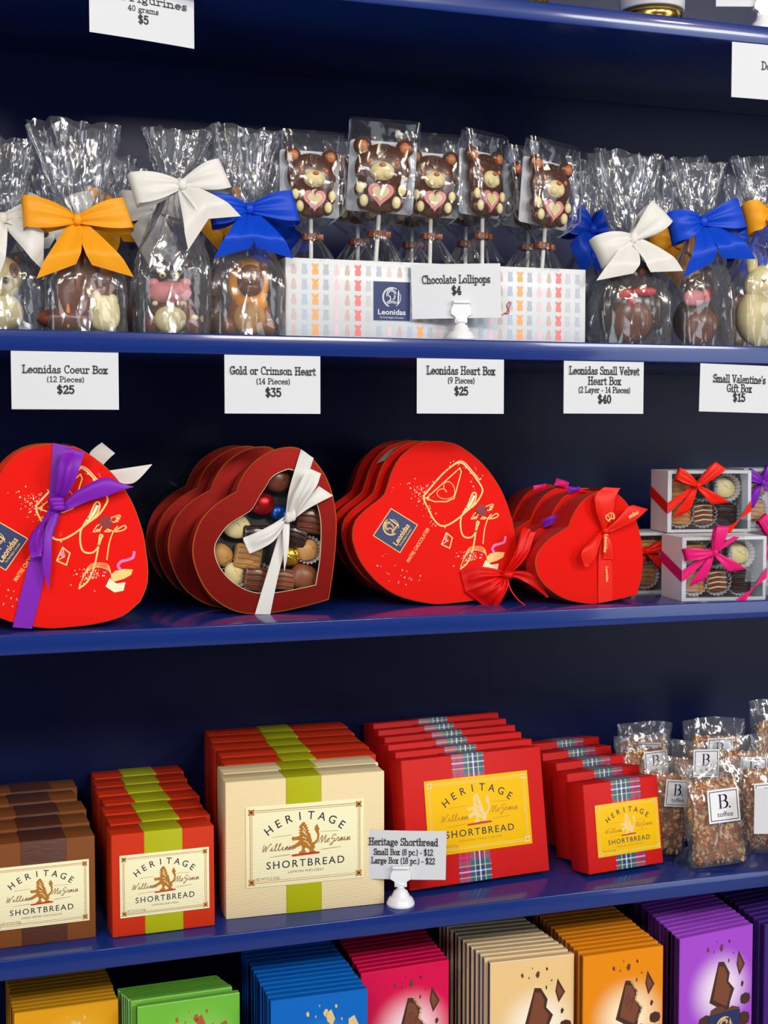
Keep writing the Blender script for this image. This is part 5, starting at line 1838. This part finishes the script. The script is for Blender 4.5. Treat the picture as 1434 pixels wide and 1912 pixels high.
def toffee_bag(px, py, Y, wpx, hpx, yaw, roll, lean, label, seed, lettered=True, lx=.0, lz=.58, ls=.46):
    base = PY(px, py, Y)
    base = Vector((base.x, Y, S4T))
    k = (base - EYE).dot(FW) / F
    w, h = wpx * k, hpx * k
    rot = (Matrix.Rotation(math.radians(yaw), 3, 'Z') @ Matrix.Rotation(-math.radians(lean), 3, 'X') @ Matrix.Rotation(math.radians(roll), 3, 'Y'))
    t = empty('toffee_bag', base + Vector((0, 0, .001 + .5 * w * abs(math.sin(math.radians(roll))) + .014 * math.sin(math.radians(lean)))), rot.to_euler())
    tag(t, label, 'toffee bag', GT)
    rnd = random.Random(seed)
    m = MB()
    tw, th_, tt = w * .36, h * .40, .0085
    rows = []
    m.box(-tw, tw, -tt * .75, tt * .75, .004, .004 + 2 * th_, 0, .004)
    for i in range(400):
        x, z = rnd.uniform(-tw, tw) * 1.03, rnd.uniform(.003, .003 + 2 * th_ * 1.02)
        y = -tt * .8 + rnd.uniform(-.0008, .0012)
        if i % 6 == 0:
            x = rnd.choice((-tw, tw)) * 1.02
            y = rnd.uniform(-tt * .8, tt * .8)
        r = rnd.uniform(.0013, .0036)
        X = Matrix.Translation((x, y, z)) @ Euler((rnd.random() * 6, rnd.random() * 6, rnd.random() * 6)).to_matrix().to_4x4() @ Matrix.Diagonal((1.25, .8, .65, 1))
        vs = [Vector(v) * r * rnd.uniform(.8, 1.25) for v in ((1, 0, 0), (-1, 0, 0), (0, 1, 0), (0, -1, 0), (0, 0, 1), (0, 0, -1))]
        m.add(vs, [(0, 2, 4), (2, 1, 4), (1, 3, 4), (3, 0, 4), (2, 0, 5), (1, 2, 5), (3, 1, 5), (0, 3, 5)], 1 + (rnd.random() < .42), False, X)
    o = m.build('nut_toffee', [toffee_m, nut, nut2], t)
    m = MB()
    for side in (-1, 1):
        rows = []
        for i in range(30):
            s = i / 29
            r = []
            for j in range(22):
                v = j / 21 * 2 - 1
                th = .0135 * (1 - abs(v) ** 4) ** .5 * min(1, .55 + s * 2) * (1 if s < .62 else max(.03, 1 - ((s - .62) / .38) ** 1.3))
                tp = 1 + .06 * max(0, s - .6) * math.sin(7 * v + seed)
                p = crumple((v * w / 2 * (.93 + .07 * s) * tp, side * th, h * s * (1 + .02 * math.sin(2.3 * v + seed))), 70, .0020 * (.3 + s), seed * 2 + side)
                r.append((p[0], p[1], max(.0002, p[2])))
            rows.append(r)
        tri_grid(m, rows, 0, False, seed)
    m.build('film', clear_film, t)
    m = MB()
    L = w * ls
    m.box(-L / 2, L / 2, -.0003, 0, -L / 2, L / 2, 0)
    q = L * .43
    m.line([(-q, -q), (q, -q), (q, q), (-q, q)], L * .022, -.00045, 1, closed=True)
    if lettered:
        B2 = lambda pts: [(x * L, z * L) for x, z in pts]
        m.line(B2([(-.105, .32), (-.105, -.06)]), L * .055, -.0005, 1)
        m.line(B2([(-.17, .325), (.0, .325)]), L * .014, -.0005, 1)
        m.line(B2([(-.17, -.07), (.02, -.07)]), L * .014, -.0005, 1)
        m.line(B2([(-.1, .145), (.0, .145)]), L * .014, -.0005, 1)
        for (cz, rz, rx) in ((.235, .09, .09), (.04, .105, .115)):
            for a0 in range(-90, 90, 15):
                a = math.radians(a0 + 7)
                wd = .015 + .045 * math.cos(a)
                m.line(B2([(0 + rx * math.cos(math.radians(b_)), cz + rz * math.sin(math.radians(b_))) for b_ in (a0, a0 + 15)]), L * wd, -.0005, 1)
        m.ell((.185 * L, -.0004, -.055 * L), (.032 * L, .0002, .032 * L), 1, 10, 6)
        letter(m, 'toffee', .02 * L, -.25 * L, .15 * L, -.0005, 1, width=.5 * L)
    o = m.build('label', [label_w, label_ink], t)
    o.location = (lx * w, -.0155, h * lz)
    return t


for a in [
    (1343, 1606, .022, 124, 190, -8, -4, 4, 'nut toffee bag with square lettered label, standing foremost at the right', 1, True, .05, .60, .50),
    (1232, 1590, .075, 108, 178, -4, 6, 2, 'nut toffee bag half hidden behind the foremost lettered bag', 2, True, .10, .66, .46),
    (1428, 1590, .060, 112, 176, -10, -2, 3, 'nut toffee bag behind the blank card at the right edge', 3, True, .0, .56, .5),
    (1300, 1580, .112, 112, 184, -6, 2, 2, 'nut toffee bag in the middle row, directly behind the foremost bag', 4, True, .02, .80, .46),
    (1208, 1575, .150, 112, 186, -4, -3, 2, 'nut toffee bag at the back, next to the small red boxes', 5, True, .12, .72, .42),
    (1376, 1575, .112, 116, 186, -8, 3, 2, 'nut toffee bag in the middle row towards the right edge', 6, True, .12, .66, .46),
    (1192, 1570, .190, 108, 186, -4, 4, 2, 'rearmost nut toffee bag at the left of its group', 7, True, .0, .7, .42),
    (1330, 1570, .170, 124, 192, -4, 1, 2, 'nut toffee bag with a wide open top in the back row', 8, True, .0, .7, .42),
    (1450, 1570, .170, 110, 214, -4, 0, 2, 'tallest nut toffee bag, at the back by the right edge', 9, True, .0, .7, .42)]:
    toffee_bag(*a)

# ------------------------------------------------------------------ chocolate bars on the bottom board
BARH, BART = .152, .0078


def bar_art(mb, w, kind):
    """printed picture on a sleeve: u across, v down, in bar widths. materials 3.. chocolate tones"""
    U = lambda pts: [((u - .5) * w, BARH - v * w) for u, v in pts]
    y = -.00012
    if kind in ('block', 'nutblock', 'logo'):
        blk = [(.525, .336), (.60, .345), (.682, .479), (.665, .57), (.748, .664), (.69, .80), (.669, .92), (.407, .762)]
        mb.poly(U(blk), y, 4)
        inn = [(.53, .385), (.60, .40), (.645, .49), (.635, .57), (.70, .665), (.64, .84), (.455, .735)]
        mb.poly(U(inn), y - .0001, 3)
        mb.line(U(inn), w * .008, y - .0002, 5, closed=True)
        if kind == 'nutblock':
            rnd = random.Random(3)
            for i in range(26):
                s = i / 25
                k = min(int(s * 4), 3)
                a, c = blk[1 + k], blk[2 + k]
                f = s * 4 - k
                p = (a[0] + (c[0] - a[0]) * f - .012, a[1] + (c[1] - a[1]) * f)
                r = rnd.uniform(.006, .014)
                mb.poly(U([(p[0] + r * math.cos(t), p[1] + r * math.sin(t)) for t in (0, 1.3, 2.6, 3.8, 5)]), y - .0003, 6)
            mb.line(U(smooth([(.52, .58), (.55, .5), (.58, .52), (.54, .62), (.58, .6), (.62, .55), (.6, .66), (.56, .68)], 4)), w * .008, y - .0003, 5)
        mb.poly(U([(.80, .255), (.892, .417), (.814, .533), (.774, .40)]), y, 4)
        mb.poly(U([(.805, .31), (.868, .417), (.818, .49), (.79, .40)]), y - .0001, 3)
    sh = [(.38, .18, .024), (.46, .215, .012), (.565, .19, .034), (.67, .135, .018), (.665, .345, .020), (.855, .63, .028), (.73, .27, .012), (.50, .11, .010)]
    for q, (u, v, r) in enumerate(sh):
        mb.poly(U([(u + r * math.cos(t + q) * (1.3 if i % 2 else .8) * .7, v + r * math.sin(t + q) * 1.3) for i, t in enumerate((0, 1.1, 2.3, 3.4, 4.8))]), y, 6 if kind in ('almond', 'flake') else (4 if q % 2 else 5))
    if kind in ('almond', 'flake'):
        mb.poly(U([(.86, .25), (.91, .36), (.88, .42), (.80, .39), (.80, .28)]), y, 6)
        mb.poly(U([(.52, .42), (.60, .38), (.70, .42), (.74, .52), (.50, .52)]), y, 6)
        mb.poly(U([(.56, .20), (.62, .16), (.66, .26), (.63, .33), (.58, .28)]), y, 6)
    for (u, v, r) in ((.36, .98, .12), (.52, .92, .13), (.72, .96, .14), (.90, .80, .08), (.24, 1.06, .1), (.88, 1.02, .10)):
        if kind in ('almond', 'flake'):
            continue
        mb.poly(U([(u + r * math.cos(t) * (1 if i % 2 else .86), v + r * .8 * math.sin(t)) for i, t in enumerate([k * math.pi / 4 for k in range(8)])]), y - .0003, 5 if r > .12 else 4)
    if kind == 'logo':
        mb.poly(U([(.40, .90), (.82, .90), (.82, 1.3), (.40, 1.3)]), y - .0005, 7)
        emblem(mb, U([(.61, 1.06)])[0], w * .11, 0, y - .0006, 8)


def bars(name_col, TLp, TRp, bTLp, bTRp, n, mats, kind, labels, group, glow, jit=.0006, gap0=0.0, z=.9800):
    a, c = PZ(TLp[0], TLp[1], z), PZ(TRp[0], TRp[1], z)
    d, e = PZ(bTLp[0], bTLp[1], z), PZ(bTRp[0], bTRp[1], z)
    w = ((c - a).length + (e - d).length) / 2
    ctr, back = (a + c) / 2, (d + e) / 2
    yaw = math.atan2((c - a).y, (c - a).x)
    m = MB()
    m.box(-w / 2, w / 2, .0002, BART, 0, BARH, 1, .0005)
    m.box(-w / 2 + .0006, w / 2 - .0006, .0009, BART - .0007, BARH - .0002, BARH + .00015, 0)
    m.box(-w / 2, -w / 2 + .0005, .0008, BART - .0008, .0005, BARH - .0005, 2)
    m.poly([(-w / 2 + .0004, .0004), (w / 2 - .0004, .0004), (w / 2 - .0004, BARH - .0004), (-w / 2 + .0004, BARH - .0004)], 0.0, 0)
    mb2 = MB()
    mb2.v, mb2.f, mb2.m, mb2.s = list(m.v), list(m.f), list(m.m), list(m.s)
    bar_art(mb2, w, kind)
    front_me = mb2.mesh('chocolate_bar', mats)
    plain = m.mesh('chocolate_bar', mats)
    rnd = random.Random(n * 7 + len(name_col))
    zz = z - BARH
    for i in range(n):
        f = i / (n - 1)
        if gap0 and i > 0:
            f = gap0 + (1 - gap0) * (i - 1) / (n - 2)
        o = bpy.data.objects.new('chocolate_bar', front_me if i == 0 else plain)
        COL.objects.link(o)
        p = ctr + (back - ctr) * f
        o.location = (p.x + rnd.uniform(-jit, jit) * (i > 0), p.y, S5T + .0002)
        o.rotation_euler = (0, 0, yaw + rnd.uniform(-.004, .004))
        tag(o, labels % (ORD[i]), 'chocolate bar', group)
        if n - 1 == i:
            o['label'] = labels % ('rearmost in view, ' + ORD[i])
    return w


S5TOP = S5T
choc_a = mat('printed_chocolate', (124, 68, 44), .4)
choc_b = mat('printed_dark_chocolate', (70, 36, 26), .4)
choc_c = mat('printed_mid_chocolate', (98, 58, 42), .4)
nut_p = mat('printed_nut', (226, 196, 140), .4)
nut_b = mat('printed_brown_nut', (176, 92, 52), .4)
deepnavy = mat('sleeve_side_navy', (22, 30, 70), .4)
Z5 = S5T + BARH


def sleeve(nm, outer, inner, side, edge, w=.088, r0=.010, r1=.048, cz=.55):
    g = glow_print(nm + '_sleeve', outer, inner, .006, BARH - cz * w, r0, r1)
    return [g, mat(nm + '_sleeve_edge', edge, .42, spec=.25), mat(nm + '_sleeve_spine', side, .4), choc_a, choc_b, choc_c, nut_p, navyprint, goldline]


def green_set():
    s = sleeve('green', (112, 190, 62), (150, 206, 100), (30, 110, 70), (168, 208, 150))
    s[6] = nut_b
    return s


bars('yellow', (27, 1893), (219.7, 1866.5), (11, 1829), (196, 1803), 11, sleeve('yellow', (226, 160, 22), (240, 190, 60), (150, 96, 20), (222, 150, 30)), 'flake', 'golden yellow chocolate bar, %s in the leftmost bar row', 'golden yellow chocolate bars', True, z=Z5)
bars('green', (256.3, 1881.5), (448, 1854), (222, 1854), (406, 1824.7), 8, green_set(), 'flake', 'green chocolate bar, %s in its row', 'green chocolate bars', True, gap0=.36, z=Z5)
bars('blue', (506, 1870), (685.6, 1846.7), (449, 1772), (616, 1752), 14, sleeve('blue', (6, 104, 198), (70, 170, 230), (8, 66, 150), (14, 92, 190), cz=.75), 'almond', 'bright blue chocolate bar, %s in its row', 'bright blue chocolate bars', True, z=Z5)
bars('pink', (674, 1818.8), (838.6, 1793), (630, 1746), (791, 1731), 11, sleeve('crimson', (216, 12, 78), (250, 214, 226), (150, 10, 56), (214, 24, 74), cz=.75), 'nutblock', 'crimson pink chocolate bar, %s in its row', 'crimson pink chocolate bars', True, z=Z5)
bars('cream', (916.8, 1798.8), (1071, 1782), (822, 1722), (965, 1702), 13, sleeve('cream', (238, 202, 142), (255, 246, 230), (30, 44, 90), (232, 226, 228), cz=.8), 'block', 'pale cream chocolate bar, %s in its row', 'pale cream chocolate bars', True, gap0=.10, z=Z5)
bars('orange', (1088, 1787), (1239.7, 1766), (996, 1699), (1136, 1684), 14, sleeve('orange', (236, 142, 10), (255, 238, 200), (140, 66, 12), (222, 128, 44), cz=.8), 'nutblock', 'orange chocolate bar, %s in its row', 'orange chocolate bars', True, gap0=.09, z=Z5)
bars('purple', (1266.9, 1754.8), (1408.8, 1725), (1184, 1676), (1317, 1657), 13, sleeve('purple', (168, 76, 214), (246, 226, 252), (22, 30, 90), (160, 72, 204), cz=.72), 'logo', 'purple chocolate bar, %s in its row', 'purple chocolate bars', True, z=Z5)
bars('violet', (1428, 1728), (1560, 1700), (1335, 1660), (1466, 1640), 11, sleeve('violet', (64, 36, 122), (90, 60, 150), (20, 26, 76), (84, 44, 132)), 'block', 'dark violet chocolate bar, %s in the row cut by the right edge', 'dark violet chocolate bars', True, z=Z5)
